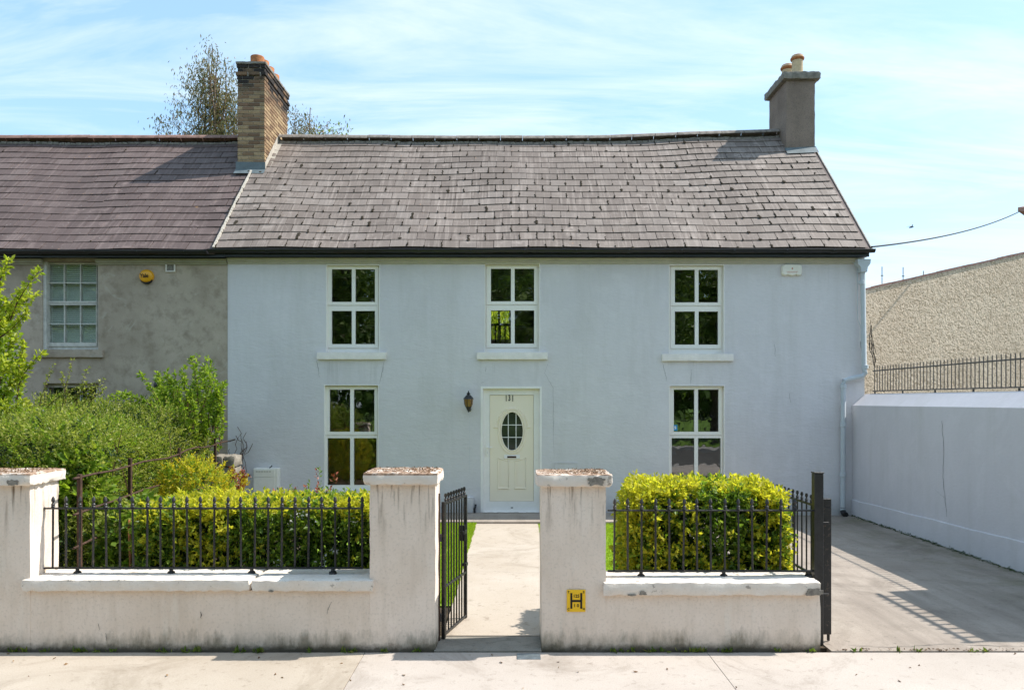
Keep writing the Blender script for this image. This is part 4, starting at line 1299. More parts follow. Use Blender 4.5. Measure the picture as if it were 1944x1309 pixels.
def leaves(name, P, D, size, aspect, material, parent=None, seed=0, up=None, vary=.7):
    """diamond leaves, slightly folded: base P, direction D"""
    rs_ = np.random.default_rng(seed); n = len(P)
    Lh = size*(1-vary/2+vary*rs_.random(n))[:, None]
    Q = rs_.normal(size=(n, 3))
    if up is not None: Q = Q*.8 + np.array(up)
    Sd = np.cross(D, Q); Sd /= np.linalg.norm(Sd, axis=1)[:, None]+1e-9
    N = np.cross(Sd, D)
    Wd = Lh*aspect*.5
    V = np.empty((n, 4, 3))
    V[:, 0] = P
    V[:, 1] = P + D*Lh*.45 + Sd*Wd + N*Wd*.35
    V[:, 2] = P + D*Lh - N*Lh*.10
    V[:, 3] = P + D*Lh*.45 - Sd*Wd + N*Wd*.35
    i = np.arange(n)[:, None]*4
    Ft = np.concatenate([i+np.array([[0, 1, 2]]), i+np.array([[0, 2, 3]])], 1).reshape(-1, 3)
    return np_mesh(name, V.reshape(-1, 3), Ft, material, parent)

for pl, ca, cb, zt, sd in ((pl1, -4.55, fx(61), 1.425, 1), (pl2, fx(690), fx(832), 1.430, 2), (pl3, fx(1021), fx(1160), 1.415, 3)):
    rs_ = np.random.default_rng(sd); n = 700
    P = np.stack([rs_.uniform(ca+.025, cb-.03, n), YF-.035+(PD+.06)*rs_.random(n), zt+.001+rs_.random(n)*.006], 1)
    litter('leaf_litter', P, .015, pl, seed=sd)

# ================================================================== HYDRANT PLATE
q = (fx(1076, YF-.004), fx(1111.5, YF-.004), ZC+(YH-1160)*YF/F, ZC+(YH-1118)*YF/F)
hs = thing('hydrant_sign', ((q[0]+q[1])/2, YF, q[2]), 'small yellow plate with a black H on the wall pillar', 'sign')
sx_, sz_ = (q[0]+q[1])/2, (q[2]+q[3])/2
hw, hh = (q[1]-q[0])/2, (q[3]-q[2])/2
obj('plate', MB().bbox(q[0], q[1], YF-.010, YF-.001, q[2], q[3], .003), M['yellow_sign'], hs)
obj('letter', MB().box(sx_-.62*hw, sx_-.42*hw, YF-.0125, YF-.0098, sz_-.70*hh, sz_+.70*hh).box(sx_+.44*hw, sx_+.64*hw, YF-.0125, YF-.0098, sz_-.70*hh, sz_+.70*hh).box(sx_-.42*hw, sx_+.44*hw, YF-.0123, YF-.0098, sz_-.10*hh, sz_+.08*hh), M['black'], hs)
text_part('lettering', '125', .034, sx_+.01*hw, YF-.0110, sz_+.42*hh, M['black'], hs, .0006)
text_part('lettering', '1 0', .034, sx_+.01*hw, YF-.0110, sz_-.44*hh, M['black'], hs, .0006)
for ch, u, v in (('T', -.82, .78), ('S', .80, .78), ('C', -.82, -.76), ('H', .82, -.74)):
    text_part('lettering', ch, .024, sx_+u*hw, YF-.0110, sz_+v*hh, M['black'], hs, .0006)

# ================================================================== RAILINGS
def bar_mesh(h, r_=.0085, head=.10):
    """round bar with a turned collar and a spear point; h is the rail height above its foot"""
    m = MB()
    m.lathe([(r_, 0), (r_, h), (r_*1.0, h+.005), (r_*2.1, h+.012), (r_*1.5, h+.022), (r_*2.0, h+.032), (r_*1.1, h+.042), (r_*1.0, h+.050), (r_*1.9, h+.062), (r_*1.3, h+.085), (.0012, h+head)], (0, 0, 0), 8)
    return mesh_of('bar', m, M['iron_worn'])

def railing(label, xs, y, zlo, zhi, x0, x1, feet, seed, head=.10, tilt=0.0):
    t_ = thing('iron_railing', ((x0+x1)/2, y, zlo), label, 'railing')
    r_ = random.Random(seed)
    me = bar_mesh(zhi-zlo, .0085, head)
    for x in xs:
        place('bar', me, t_, loc=(x, y, zlo), rot=(r_.uniform(-.012, .012), r_.uniform(-.012, .012), r_.uniform(0, 1)))
    obj('rail', MB().bbox(x0, x1, y-.016, y+.016, zhi-.006, zhi+.006, .002), M['iron_worn'], t_)
    obj('rail', MB().bbox(x0, x1, y-.016, y+.016, zlo-.006, zlo+.007, .002), M['iron_worn'], t_)
    for x in feet:
        obj('foot', MB().lathe([(.035, -.05), (.030, -.03), (.016, -.022), (.014, .0)], (x, y, zlo), 8), M['iron_worn'], t_)
    return t_
yr = YF+.19
kx = lambda p: (p-CX)*yr/F
railing('black spear-topped railing in front of the long golden hedge', [kx(100+i*25.55) for i in range(24)], yr, .625, 1.115, kx(77), kx(689.5), [kx(p) for p in (147, 325, 478, 632)], 1)
railing('black spear-topped railing in front of the square golden hedge', [kx(1165.5+i*26.3) for i in range(14)], yr, .600, 1.098, kx(1153), kx(1546), [kx(p) for p in (1217, 1374, 1535)], 2)

# driveway gate post and open leaf
gp = thing('gate_post', (kx(1551), yr, 0), 'square black steel post at the end of the short wall', 'post')
obj('post', MB().bbox(kx(1543.5)+.0, kx(1560.5), yr-.035, yr+.035, 0, 1.405, .004), M['iron'], gp)
obj('post_cap', MB().bbox(kx(1543.5)-.004, kx(1560.5)+.004, yr-.039, yr+.039, 1.405, 1.415, .003), M['iron'], gp)

def gate(name, label, A, B, z0, z1, zmid, nb_, stileA, stileB, head=.085):
    """gate leaf between plan points A (hinge) and B"""
    A, B = Vector((*A, 0)), Vector((*B, 0))
    u = (B-A); ln_ = u.length; u.normalize(); v = Vector((-u.y, u.x, 0))
    ang = math.atan2(u.y, u.x)
    t_ = thing(name, (A.x, A.y, 0), label, 'gate')
    def loc_box(nm, a0, a1, zz0, zz1, hw_, m_='iron_worn'):
        m = MB().bbox(a0, a1, -hw_, hw_, zz0, zz1, .002)
        me = mesh_of(nm, m, M[m_])
        return place(nm, me, t_, loc=(A.x, A.y, 0), rot=(0, 0, ang))
    loc_box('stile', -.0, stileA, z0-.03, z1+.02, stileA/2)
    loc_box('stile', ln_-stileB, ln_, z0-.02, z1+.01, stileB/2)
    for zz in (z0, zmid, z1): loc_box('rail', stileA, ln_-stileB, zz-.010, zz+.010, .008)
    me = bar_mesh(z1-z0, .0075, head)
    for k in range(nb_):
        a_ = stileA+(ln_-stileA-stileB)*(k+.5)/nb_
        p = A+u*a_
        place('bar', me, t_, loc=(p.x, p.y, z0), rot=(0, 0, ang))
    return t_, A, u, loc_box
g1, A, u, lbx_ = gate('garden_gate', 'small black iron gate standing open inwards beside the middle pillar', (-.575, 6.5), (-.418, 7.115), .045, 1.135, .44, 8, .03, .022)
lbx_('latch', .50, .60, .80, .83, .02); lbx_('latch', .52, .535, .74, .88, .025); lbx_('latch', .58, .635, .50, .53, .018)
obj('hinge_post', MB().bbox(fx(831, 6.5)-.01, fx(831, 6.5)+.022, 6.46, 6.495, 0, 1.23, .004), M['rust'], g1)
for z_ in (.86, .2): obj('hinge', MB().lathe([(.024, -.03), (.024, .03)], (fx(834, 6.5), 6.485, z_), 8), M['iron_worn'], g1)
g2, A, u, lbx2 = gate('driveway_gate', 'tall black driveway gate leaf opened along the square hedge', (2.605, 6.44), (2.575, 8.0), .10, 1.10, .50, 14, .068, .03)
lbx2('stile_plate', .0, .07, 1.121, 1.19, .034, 'iron')
obj('drop_bolt', MB().tube([(2.625, 6.47, .075), (2.625, 6.47, .012)], .012, 6), M['iron_worn'], g2)
for z_ in (.985, .40): obj('hinge_bracket', MB().bbox(kx(1560.5), 2.60, yr-.02, yr+.01, z_, z_+.02, .002), M['iron_worn'], g2)

# ================================================================== SIDE WALL OF THE DRIVEWAY, ITS RAILING
sw = thing('boundary_wall', (6.08, 10, 0), 'tall pale blue wall along the right of the driveway', 'wall')
def section(m, y0, y1, zf, zb, xf=5.93, xb=6.27):
    v = [(xf, y0, -.1), (xb, y0, -.1), (xb, y0, zb), (xb-.10, y0, zb), (xf, y0, zf)]
    v += [(p[0], y1, p[2]) for p in v]
    m.add(v, [(0,1,2,3,4), (9,8,7,6,5), (0,5,6,1), (1,6,7,2), (2,7,8,3), (3,8,9,4), (4,9,5,0)])
m = MB(); section(m, 8.45, YH_-.002, 1.915, 2.115)
obj('wall', m, M['side_wall'], sw)
m = MB(); section(m, 6.75, 8.448, 2.50, 2.62)
obj('unseen_pier', m, M['side_wall'], sw)  # unseen raised stretch of wall, shaped to cast its shadow on the driveway
pl_ = MB(); r_ = random.Random(2)
N_ = 40; vs = []
for i in range(N_+1):
    y = YH_-.004 - (YH_-6.76)*i/N_
    zt = .28+.09*(YH_-y)/4.57+r_.uniform(-.006, .006)
    vs += [(5.93-.022, y, -.05), (5.93-.020, y, zt-.012), (5.93-.001, y, zt)]
pl_.add(vs, [(3*i+j, 3*i+j+1, 3*i+j+4, 3*i+j+3) for i in range(N_) for j in (0, 1)], True)
obj('plinth', pl_, M['side_wall'], sw)
# crack in the side wall
def side_crack(pts, w=.008):
    P = []
    for (ya, za), (yb, zb) in zip(pts[:-1], pts[1:]):
        for k in range(6): P.append((ya+(yb-ya)*k/6+r_.uniform(-.012, .012), za+(zb-za)*k/6))
    vs = []
    for i, (y, z) in enumerate(P):
        ww = w*r_.uniform(.4, 1)
        vs += [(5.93-.0025, y+ww/2, z), (5.93-.0025, y-ww/2, z)]
    obj('crack', MB().add(vs, [(2*i, 2*i+1, 2*i+3, 2*i+2) for i in range(len(P)-1)]), M['crack'], sw)
side_crack([(10.75, 1.72), (10.70, 1.35), (10.72, .95), (10.66, .62), (10.62, .38)], .009)
side_crack([(10.66, .66), (10.78, .70), (10.95, .76)], .006)

def side_railing(label, y0, y1, x, zb, h, step, br=.0075):
    t_ = thing('iron_railing', (x, (y0+y1)/2, zb), label, 'railing')
    m = MB().lathe([(br, 0), (br, h), (br*.5, h+.012), (.001, h+.016)], (0, 0, 0), 6)
    me = mesh_of('bar', m, M['grey_iron'])
    y = y0
    while y <= y1:
        place('bar', me, t_, loc=(x, y, zb)); y += step
    obj('rail', MB().bbox(x-br*.8, x+br*.8, y0-.03, y1+.03, zb+h-.055-br*2.7, zb+h-.055, .002), M['grey_iron'], t_)
    obj('rail', MB().bbox(x-.006, x+.006, y0-.03, y1+.03, zb+.0, zb+.018, .002), M['grey_iron'], t_)
    y = y0+.1
    while y < y1:
        obj('foot', MB().box(x-.010, x+.010, y-.008, y+.008, zb-.08, zb-.001), M['iron_worn'], t_); y += .95
    return t_
side_railing('thin dark railing along the top of the tall driveway wall', 8.5, 13.4, 6.215, 2.155, .42, .0935)
side_railing('short railing panel on the pier nearest the road', 6.80, 8.40, 6.215, 2.66, .46, .125, .017)

# ================================================================== ROUGHCAST BUILDING BEHIND, FAR EAVE, CABLE, BIRD
bg = thing('roughcast_building', (9.5, 17.5, 0), 'sunlit beige roughcast building with a sloping top edge behind the railing', 'building')
ax_, ay_ = 7.0, 16.75
ca_, sa_ = math.cos(R(20)), math.sin(R(20))
m = MB()
def bp(t_, z): return (ax_+t_*ca_, ay_+t_*sa_, z)
t0_, t1_ = -.9, 12.0
def topz(t_): return 4.42+(t_-.82)*.228
nrm_ = Vector((-sa_, ca_, 0))*5
vs = [bp(t0_, -.1), bp(t1_, -.1), bp(t1_, topz(t1_)), bp(t0_, topz(t0_))]
vs += [tuple(Vector(v)+nrm_-Vector((0, 0, 4 if v[2] > 0 else 0))) for v in vs]
m.add(vs, [(0,1,2,3), (7,6,5,4), (0,4,5,1), (1,5,6,2), (2,6,7,3), (3,7,4,0)])
obj('wall', m, M['roughcast'], bg)
m = MB(); tt = t0_
while tt < t1_:
    te = tt+.48
    o_ = Vector((sa_, -ca_, 0))*.02
    a_, b_ = Vector(bp(tt, topz(tt)+.002)), Vector(bp(te-.006, topz(te-.006)+.002))
    zz_ = Vector((0, 0, .045+random.uniform(-.006, .006)))
    vs = [a_+o_, b_+o_, b_-o_*6, a_-o_*6]; vs += [v+zz_ for v in vs]
    m.add(vs, [(0,3,2,1), (4,5,6,7), (0,1,5,4), (1,2,6,5), (2,3,7,6), (3,0,4,7)])
    tt = te
obj('coping', m, M['red_tile'], bg)
m = MB()
for px_, ya, yb in ((1674.5, 506, 538), (1714.5, 507, 529), (1753, 514, 522)):
    x, z = W(px_, ya, 18.5); x, z2 = W(px_, yb+8, 18.5)
    m.tube([(x, 18.5, z2-.3), (x, 18.5, z)], .010, 5)
    m.box(x-.03, x+.03, 18.49, 18.51, z-.22, z-.205)
obj('aerial', m, M['rust'], bg)

ev = thing('far_house', (19.5, 27, 0), 'brown eave tip at the right edge where the cable ends', 'building')
ex, ez = W(1932, 399, 25.0)
obj('wall', MB().add([(ex+1.6, 25.4, 0), (ex+8, 25.3, 0), (ex+11.5, 30.6, 0), (ex+6.4, 30.6, 0), (ex+1.6, 25.4, ez-.035), (ex+8, 25.3, ez-.035), (ex+11.5, 30.6, ez-.035), (ex+6.4, 30.6, ez-.035)], [(0,3,2,1), (4,5,6,7), (0,1,5,4), (1,2,6,5), (2,3,7,6), (3,0,4,7)]), M['beige'], ev)
obj('eave', MB().add([(ex, 25, ez-.03), (ex+8, 24.9, ez-.03), (ex+12, 31, ez-.03), (ex+6, 31, ez-.03), (ex+.02, 25.02, ez+.10), (ex+8, 24.92, ez+.10), (ex+12, 31, ez+.10), (ex+6, 31, ez+.10), (ex+6.2, 28, ez+1.6), (ex+7.2, 28, ez+1.6)],
    [(0,3,2,1), (0,1,5,4), (1,2,6,5), (2,3,7,6), (3,0,4,7), (4,5,9,8), (5,6,9), (6,7,8,9), (7,4,8)]), M['red_tile'], ev)
P0 = Vector((W(1655, 468.5, 13.36)[0], 13.36, W(1655, 468.5, 13.36)[1])); P1 = Vector((ex+.05, 25.05, ez-.05))
pts = []
for i in range(25):
    u_ = i/24; p = P0.lerp(P1, u_); p.z -= .62*4*u_*(1-u_)*.25; pts.append(p)
tag(obj('overhead_cable', MB().tube(pts, .017, 6), M['cable']), 'black cable sagging from the gutter end to the right', 'cable')
bx_, bz_ = W(1730, 431, 60)
b = MB()
b.tube([(bx_-.16, 60.05, bz_-.05), (bx_-.06, 60, bz_-.01), (bx_+.06, 60, bz_), (bx_+.17, 59.95, bz_+.03)], [.015, .06, .06, .02], 8)
for s_ in (-1, 1):
    b.add([(bx_-.05, 60, bz_), (bx_+.07, 60, bz_), (bx_+.02, 60-s_*.25, bz_+.14), (bx_-.06, 60-s_*.28, bz_+.13), (bx_-.14, 60-s_*.55, bz_+.07)], [(0,1,2,3), (3,2,4)])
tag(obj('flying_bird', b, M['iron']), 'tiny bird gliding in the sky right of the roof', 'bird')

# ================================================================== SMALL GROUND DETAILS
tag(obj('metal_cover', MB().bbox(fx(981, 6.12), fx(1026, 6.12), YF-.19, YF-.055, -.02, .006, .003), M['steel']), 'small grey metal cover in the pavement at the gate', 'cover')
rs_ = np.random.default_rng(5)
P = np.stack([rs_.uniform(-4, 6, 44), 5.35+.85*rs_.random(44), .004+rs_.random(44)*.004], 1)
litter('pavement_litter', P, .035, None, 'litter', .15, 7, 'few dry leaves scattered on the pavement')
n = 260
P = np.stack([rs_.uniform(2.6, 5.9, n), YF+.01+np.abs(rs_.normal(0, .012, n)), .004+rs_.random(n)*.012], 1)
litter('joint_litter', P, .022, None, 'litter', .3, 8, 'brown leaf debris caught in the joint across the driveway')
P = np.stack([5.93-.03-np.abs(rs_.normal(0, .03, 700)), rs_.uniform(8.6, 13.5, 700), .006+rs_.random(700)*.015], 1)
litter('wall_foot_moss', P, .03, None, 'leaf_dark', .6, 9, 'dark moss line along the foot of the driveway wall')

# hairline cracks in the concrete
def floor_crack(parent, pts, z, w, seed):
    r_ = random.Random(seed); P = []
    for (xa, ya), (xb, yb) in zip(pts[:-1], pts[1:]):
        for k in range(7): P.append((xa+(xb-xa)*k/7+r_.uniform(-.012, .012), ya+(yb-ya)*k/7+r_.uniform(-.012, .012)))
    vs = []
    for i, p in enumerate(P):
        q = P[min(i+1, len(P)-1)]; o_ = P[max(i-1, 0)]
        d = Vector((q[0]-o_[0], q[1]-o_[1], 0)).normalized(); s_ = Vector((-d.y, d.x, 0))*w*r_.uniform(.3, 1)
        vs += [(p[0]+s_.x, p[1]+s_.y, z), (p[0]-s_.x, p[1]-s_.y, z)]
    obj('crack', MB().add(vs, [(2*i, 2*i+1, 2*i+3, 2*i+2) for i in range(len(P)-1)]), M['crack'], parent)
drive_ = bpy.data.objects['driveway']
floor_crack(drive_, [(2.75, 6.36), (3.1, 6.31), (3.55, 6.40), (4.1, 6.33), (4.9, 6.37)], .0062, .004, 1)
floor_crack(drive_, [(5.9, 9.1), (5.2, 9.3), (4.5, 9.2), (3.6, 9.5), (2.7, 9.4)], .0062, .003, 2)
floor_crack(pth, [(-.55, 9.0), (-.2, 9.05), (.1, 8.95), (.4, 9.02)], .0222, .002, 5)

# weeds in the joint at the foot of the wall
rs_ = np.random.default_rng(17)
cx_ = np.concatenate([rs_.uniform(-4, -.75, 26), rs_.uniform(.4, 2.4, 16), rs_.uniform(2.7, 5.8, 12)])
cy_ = np.where(cx_ < 2.5, YF-.012, YF-.005)
k_ = 9
P = np.repeat(np.stack([cx_, cy_, np.zeros_like(cx_)], 1), k_, 0)+rs_.normal(size=(len(cx_)*k_, 3))*np.array([.018, .006, 0])
D = rs_.normal(size=P.shape)*.6+np.array([0, -.35, 1.0]); D /= np.linalg.norm(D, axis=1)[:, None]
tag(leaves('weeds', P, D, .040, .35, M['weed'], None, 18, vary=1.0), 'tiny weeds in the joint at the foot of the garden wall', kind='stuff')

# ================================================================== PLANTS
def vn(P, s, seed=0):
    """cheap smooth noise in [-1,1]"""
    r_ = np.random.default_rng(seed); out = np.zeros(len(P))
    for k in range(5):
        d = r_.normal(size=3)*s*(1+.5*k); out += np.sin(P@d + r_.random()*6.28)/(1+.35*k)
    return out/2.6

def unit(D): return D/(np.linalg.norm(D, axis=1)[:, None]+1e-9)

def rounded_box(n, c, h, seed, p=9.0):
    r_ = np.random.default_rng(seed)
    hx_, hy_, hz_ = h
    areas = np.array([hy_*hz_, hy_*hz_, hx_*hz_, hx_*hz_, hx_*hy_, hx_*hy_*.15]); areas /= areas.sum()
    f = r_.choice(6, n, p=areas)
    U = r_.uniform(-1, 1, (n, 3))
    for i, (ax, sg) in enumerate(((0, 1), (0, -1), (1, 1), (1, -1), (2, 1), (2, -1))):
        U[f == i, ax] = sg
    rr = (np.abs(U)**p).sum(1)**(1/p); U /= rr[:, None]
    N = np.sign(U)*np.abs(U)**(p-1)/np.array(h); N = unit(N)
    return np.array(c)+U*np.array(h), N

def shoots(B, A, ln, k, spread, seed):
    """k leaves round each shoot starting at B in direction A"""
    r_ = np.random.default_rng(seed); n = len(B)
    u_ = np.tile((np.arange(k)+.6)/k, n)[:, None]
    Bk = np.repeat(B, k, 0); Ak = np.repeat(A, k, 0)
    lk = np.repeat(ln*(.6+.8*r_.random(n)), k)[:, None]
    P = Bk + Ak*u_*lk
    Rd = r_.normal(size=(n*k, 3)); Rd -= Ak*(Rd*Ak).sum(1)[:, None]; Rd = unit(Rd)
    D = unit(Ak*(.45+.5*u_) + Rd*spread)
    return P, D

def clipped_hedge(label, c, h, seed, goldf, n_sh, leaf=.042):
    t_ = thing('clipped_hedge', (c[0], c[1], 0), label, 'hedge')
    r_ = np.random.default_rng(seed)
    B, N = rounded_box(n_sh, c, h, seed)
    B = B + N*(.028*vn(B, 5, seed)+.04*vn(B, 13, seed+1)-.03+.06*r_.random(n_sh)**3)[:, None]
    depth = r_.exponential(.035, n_sh)
    B = B - N*depth[:, None]
    A = unit(N*.8+np.array([0, -.05, .55])+r_.normal(size=B.shape)*.5)
    ok = vn(B, 8, seed+5) > -.38-.3*r_.random(n_sh)          # gaps between clumps
    B, N, A, depth = B[ok], N[ok], A[ok], depth[ok]
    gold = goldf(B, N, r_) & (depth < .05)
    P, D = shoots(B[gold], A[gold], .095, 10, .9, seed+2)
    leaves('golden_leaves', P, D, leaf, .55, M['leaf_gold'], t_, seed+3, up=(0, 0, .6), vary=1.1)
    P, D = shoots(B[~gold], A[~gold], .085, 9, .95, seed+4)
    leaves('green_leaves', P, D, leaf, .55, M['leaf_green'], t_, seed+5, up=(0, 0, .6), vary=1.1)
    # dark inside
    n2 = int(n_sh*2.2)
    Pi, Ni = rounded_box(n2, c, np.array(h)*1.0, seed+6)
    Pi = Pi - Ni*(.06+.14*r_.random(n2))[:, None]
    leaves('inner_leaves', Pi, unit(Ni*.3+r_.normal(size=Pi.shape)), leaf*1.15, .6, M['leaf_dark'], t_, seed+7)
    tw = MB(); q_ = random.Random(seed)
    for i in range(16):
        x = c[0]+q_.uniform(-.8, .8)*h[0]; y = c[1]+q_.uniform(-.6, .6)*h[1]
        tw.tube([(x, y, -.02), (x+q_.uniform(-.05, .05), y+q_.uniform(-.05, .05), c[2]), (x+q_.uniform(-.1, .1), y+q_.uniform(-.1, .1), c[2]+h[2]*.7)], [.014, .01, .005], 5)
    tag(obj('stems', tw, M['bark'], t_), kind='stuff')
    return t_

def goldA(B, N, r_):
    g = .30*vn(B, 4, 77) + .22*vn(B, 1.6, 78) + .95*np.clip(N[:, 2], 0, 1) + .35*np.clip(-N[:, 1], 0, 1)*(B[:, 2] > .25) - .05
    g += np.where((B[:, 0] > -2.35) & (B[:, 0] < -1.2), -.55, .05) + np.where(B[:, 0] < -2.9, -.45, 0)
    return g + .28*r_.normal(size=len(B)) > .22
clipped_hedge('long clipped golden hedge behind the left railing', (-2.12, 7.13, .515), (1.18, .45, .525), 11, goldA, 7600)
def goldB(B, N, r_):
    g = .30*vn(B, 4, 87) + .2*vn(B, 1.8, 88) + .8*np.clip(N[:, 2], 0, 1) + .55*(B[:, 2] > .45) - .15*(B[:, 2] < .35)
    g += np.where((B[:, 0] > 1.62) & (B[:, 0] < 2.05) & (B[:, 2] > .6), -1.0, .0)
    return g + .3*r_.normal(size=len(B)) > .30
clipped_hedge('square golden hedge behind the right railing', (1.705, 7.10, .59), (.685, .40, .60), 12, goldB, 5300)

# white blossom sprigs in the long hedge
rs_ = np.random.default_rng(3)
cl = np.array([[-1.80, 6.66, 1.02], [-1.72, 6.67, .97], [-1.88, 6.66, .96], [-1.62, 6.66, .62], [-2.0, 6.66, .58], [-1.5, 6.66, .72], [-1.38, 6.66, .95]])
P = np.repeat(cl, 14, 0)+rs_.normal(size=(98, 3))*.028
o = leaves('hedge_blossom', P, unit(rs_.normal(size=P.shape)+np.array([0, -.8, .3])), .028, .7, M['petal'], None, 1)
tag(o, 'small white blossoms on the front of the long hedge', kind='stuff')

def loose_shrub(name, label, cat, B, A, ln, k, spread, leaf, mats_, stems, seed, aspect=.5, group=None, split=None, base=None):
    base = base if base is not None else (B[:, 0].mean(), B[:, 1].mean(), 0)
    t_ = thing(name, base, label, cat, group)
    r_ = np.random.default_rng(seed)
    pick = split(B, r_) if split is not None else r_.integers(0, len(mats_), len(B))
    for i, mm in enumerate(mats_):
        s_ = pick == i
        if s_.sum() == 0: continue
        P, D = shoots(B[s_], A[s_], ln, k, spread, seed+i)
        leaves('foliage', P, D, leaf, aspect, M[mm], t_, seed+10+i, up=(0, 0, .5))
    if stems: tag(obj('stems', stems, M['twig'], t_), kind='stuff')
    return t_

# big overgrown boundary hedge along the neighbour's garden
def fence_x(y): return -3.70-1.12*(y-6.65)/6.9
r_ = np.random.default_rng(21)
n = 15000
Yb = 7.3+5.6*r_.random(n)**.9
wid = 2.4
off = r_.random(n)
side = r_.random(n)
top = 1.58+.08*np.sin(Yb*1.7)+.06*np.sin(Yb*4.1+1)+.22*np.clip((Yb-10.2)/1.5, 0, 1)
Xr = np.array([fence_x(y) for y in Yb])-.30
Zt = top+.09*vn(np.stack([Xr*0+off*2.4, Yb, Yb*0], 1), 3, 4)
B = np.empty((n, 3)); N = np.empty((n, 3))
f1 = side < .42           # top
f2 = (side >= .42) & (side < .80)   # face towards our garden
f3 = side >= .80          # face towards the street
B[f1] = np.stack([Xr[f1]-off[f1]*wid-.1, Yb[f1], Zt[f1]-.02*r_.random(f1.sum())], 1); N[f1] = (0, -.2, 1)
B[f2] = np.stack([Xr[f2]-.06*r_.random(f2.sum()), Yb[f2], (top*off**.8)[f2]], 1); N[f2] = (1, -.2, .4)
B[f3] = np.stack([-3.9-2.6*off[f3], 7.25+.25*r_.random(f3.sum()), 1.66*r_.random(f3.sum())], 1); N[f3] = (.1, -1, .4)
# rounded shoulder at the house end and along the edges
sh = np.clip((B[:, 2]-1.25)/.45, 0, 1)
B[:, 0] -= np.where(f2, .28*sh**2, 0)
B[:, 1] += np.where(f3, .30*sh**2, 0)
B += N*(.10*vn(B, 2.6, 6)+.06*vn(B, 7, 7))[:, None] - N*r_.exponential(.06, n)[:, None]
A = unit(N*.6+np.array([.1, -.15, .55])+r_.normal(size=B.shape)*.55)
st = MB(); q_ = random.Random(4)
for i in range(60):
    y = q_.uniform(7.4, 12.6); x = fence_x(y)-q_.uniform(.15, 1.8)
    z = q_.uniform(1.1, 1.7)
    st.tube([(x, y, -.02), (x+q_.uniform(-.15, .15), y+q_.uniform(-.15, .15), z*.55), (x+q_.uniform(-.3, .3), y+q_.uniform(-.3, .2), z)], [.014, .009, .003], 4)
hedge_t = loose_shrub('boundary_hedge', 'large overgrown fine-leaved hedge in front of the grey house', 'hedge', B, A, .17, 13, .75, .030,
    ['leaf_fine', 'leaf_bright', 'leaf_dark'], st, 22, .55, split=lambda B, r: np.where(r.random(len(B)) < .62, 0, np.where(vn(B, 1.3, 9)+.5*r.normal(size=len(B)) > -.15, 1, 2)), base=(-5, 9.5, 0))
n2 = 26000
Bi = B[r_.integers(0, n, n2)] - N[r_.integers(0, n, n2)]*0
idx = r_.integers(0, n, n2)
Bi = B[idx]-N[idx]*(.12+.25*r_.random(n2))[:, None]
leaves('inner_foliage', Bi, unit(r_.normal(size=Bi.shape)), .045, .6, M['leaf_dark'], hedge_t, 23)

# leggy upright shoots at the house end of the hedge
def wand(p, d, ln, bend, q_, m=9):
    p = Vector(p); d = Vector(d).normalized(); pts = [p.copy()]
    for i in range(m):
        d = (d+Vector(bend)/m+Vector((q_.uniform(-.1, .1), q_.uniform(-.1, .1), q_.uniform(-.06, .06)))).normalized()
        p = p+d*ln/m; pts.append(p.copy())
    return pts
def wands(name, label, cat, starts, leaf, mat_, seed, k=7, side=.9, clump=1, rad=.008, gap=None):
    q_ = random.Random(seed); st = MB(); P, D = [], []
    for (p, d, ln, bend) in starts:
        pts = wand(p, d, ln, bend, q_)
        st.tube(pts, [rad*(1-.8*i/(len(pts)-1)) for i in range(len(pts))], 5)
        for i in range(2, len(pts)):
            a, b_ = pts[i-1], pts[i]; ax = (b_-a).normalized()
            for j in range(k):
                pp = a.lerp(b_, q_.random())
                for _ in range(clump):
                    rd = Vector((q_.gauss(0, 1), q_.gauss(0, 1), q_.gauss(0, 1))).normalized()
                    dd = (ax*.4+rd*side).normalized()
                    P.append(pp+rd*leaf*.4*q_.random()*clump**.5); D.append(dd)
    t_ = thing(name, (starts[0][0][0], starts[0][0][1], 0), label, cat)
    tag(obj('stems', st, M['twig'], t_), kind='stuff')
    leaves('foliage', np.array([tuple(p) for p in P]), np.array([tuple(d) for d in D]), leaf, .55, M[mat_], t_, seed, up=(0, 0, .5))
    return t_
def at(x, y, Y): a, b_ = W(x, y, Y); return (a, Y, b_)
q_ = random.Random(8)
stt = []
for i in range(44):
    x, y = q_.uniform(300, 425), q_.uniform(765, 860)
    Yq = q_.uniform(11.4, 12.5)
    stt.append((at(x, y, Yq), (q_.uniform(-.35, .25), q_.uniform(-.2, .1), 1), q_.uniform(.35, .75), (q_.uniform(-.4, .2), 0, -.1)))
stt += [(at(352, 800, 12), (.10, 0, 1), 1.05, (.1, 0, 0)), (at(360, 790, 12), (.25, 0, 1), .95, (.2, 0, -.2)), (at(340, 790, 12), (.0, 0, 1), .8, (.35, 0, 0)),
        (at(335, 790, 11.8), (-.9, 0, .75), 1.05, (-.3, 0, -.75)), (at(330, 795, 11.6), (-1, -.1, .55), .8, (-.2, 0, -.5)), (at(300, 780, 11.6), (-.6, 0, .7), .6, (-.5, 0, -.6)),
        (at(370, 800, 12), (.5, 0, 1), .75, (.4, 0, -.4)), (at(365, 790, 12.2), (.15, 0, 1), .85, (.3, 0, -.1)), (at(345, 785, 11.9), (-.25, 0, 1), .7, (-.3, 0, -.2))]
wands('leggy_shrub', 'bright leggy shrub rising above the hedge beside the blue wall', 'shrub', stt, .062, 'leaf_bright', 31, 13, .8, 1)
stt = []
for i in range(7):
    x, y = q_.uniform(85, 170), q_.uniform(765, 790)
    stt.append((at(x, y, 10.6), (q_.uniform(-.4, .8), 0, 1), q_.uniform(.35, .72), (q_.uniform(-.1, .6), 0, -.3)))
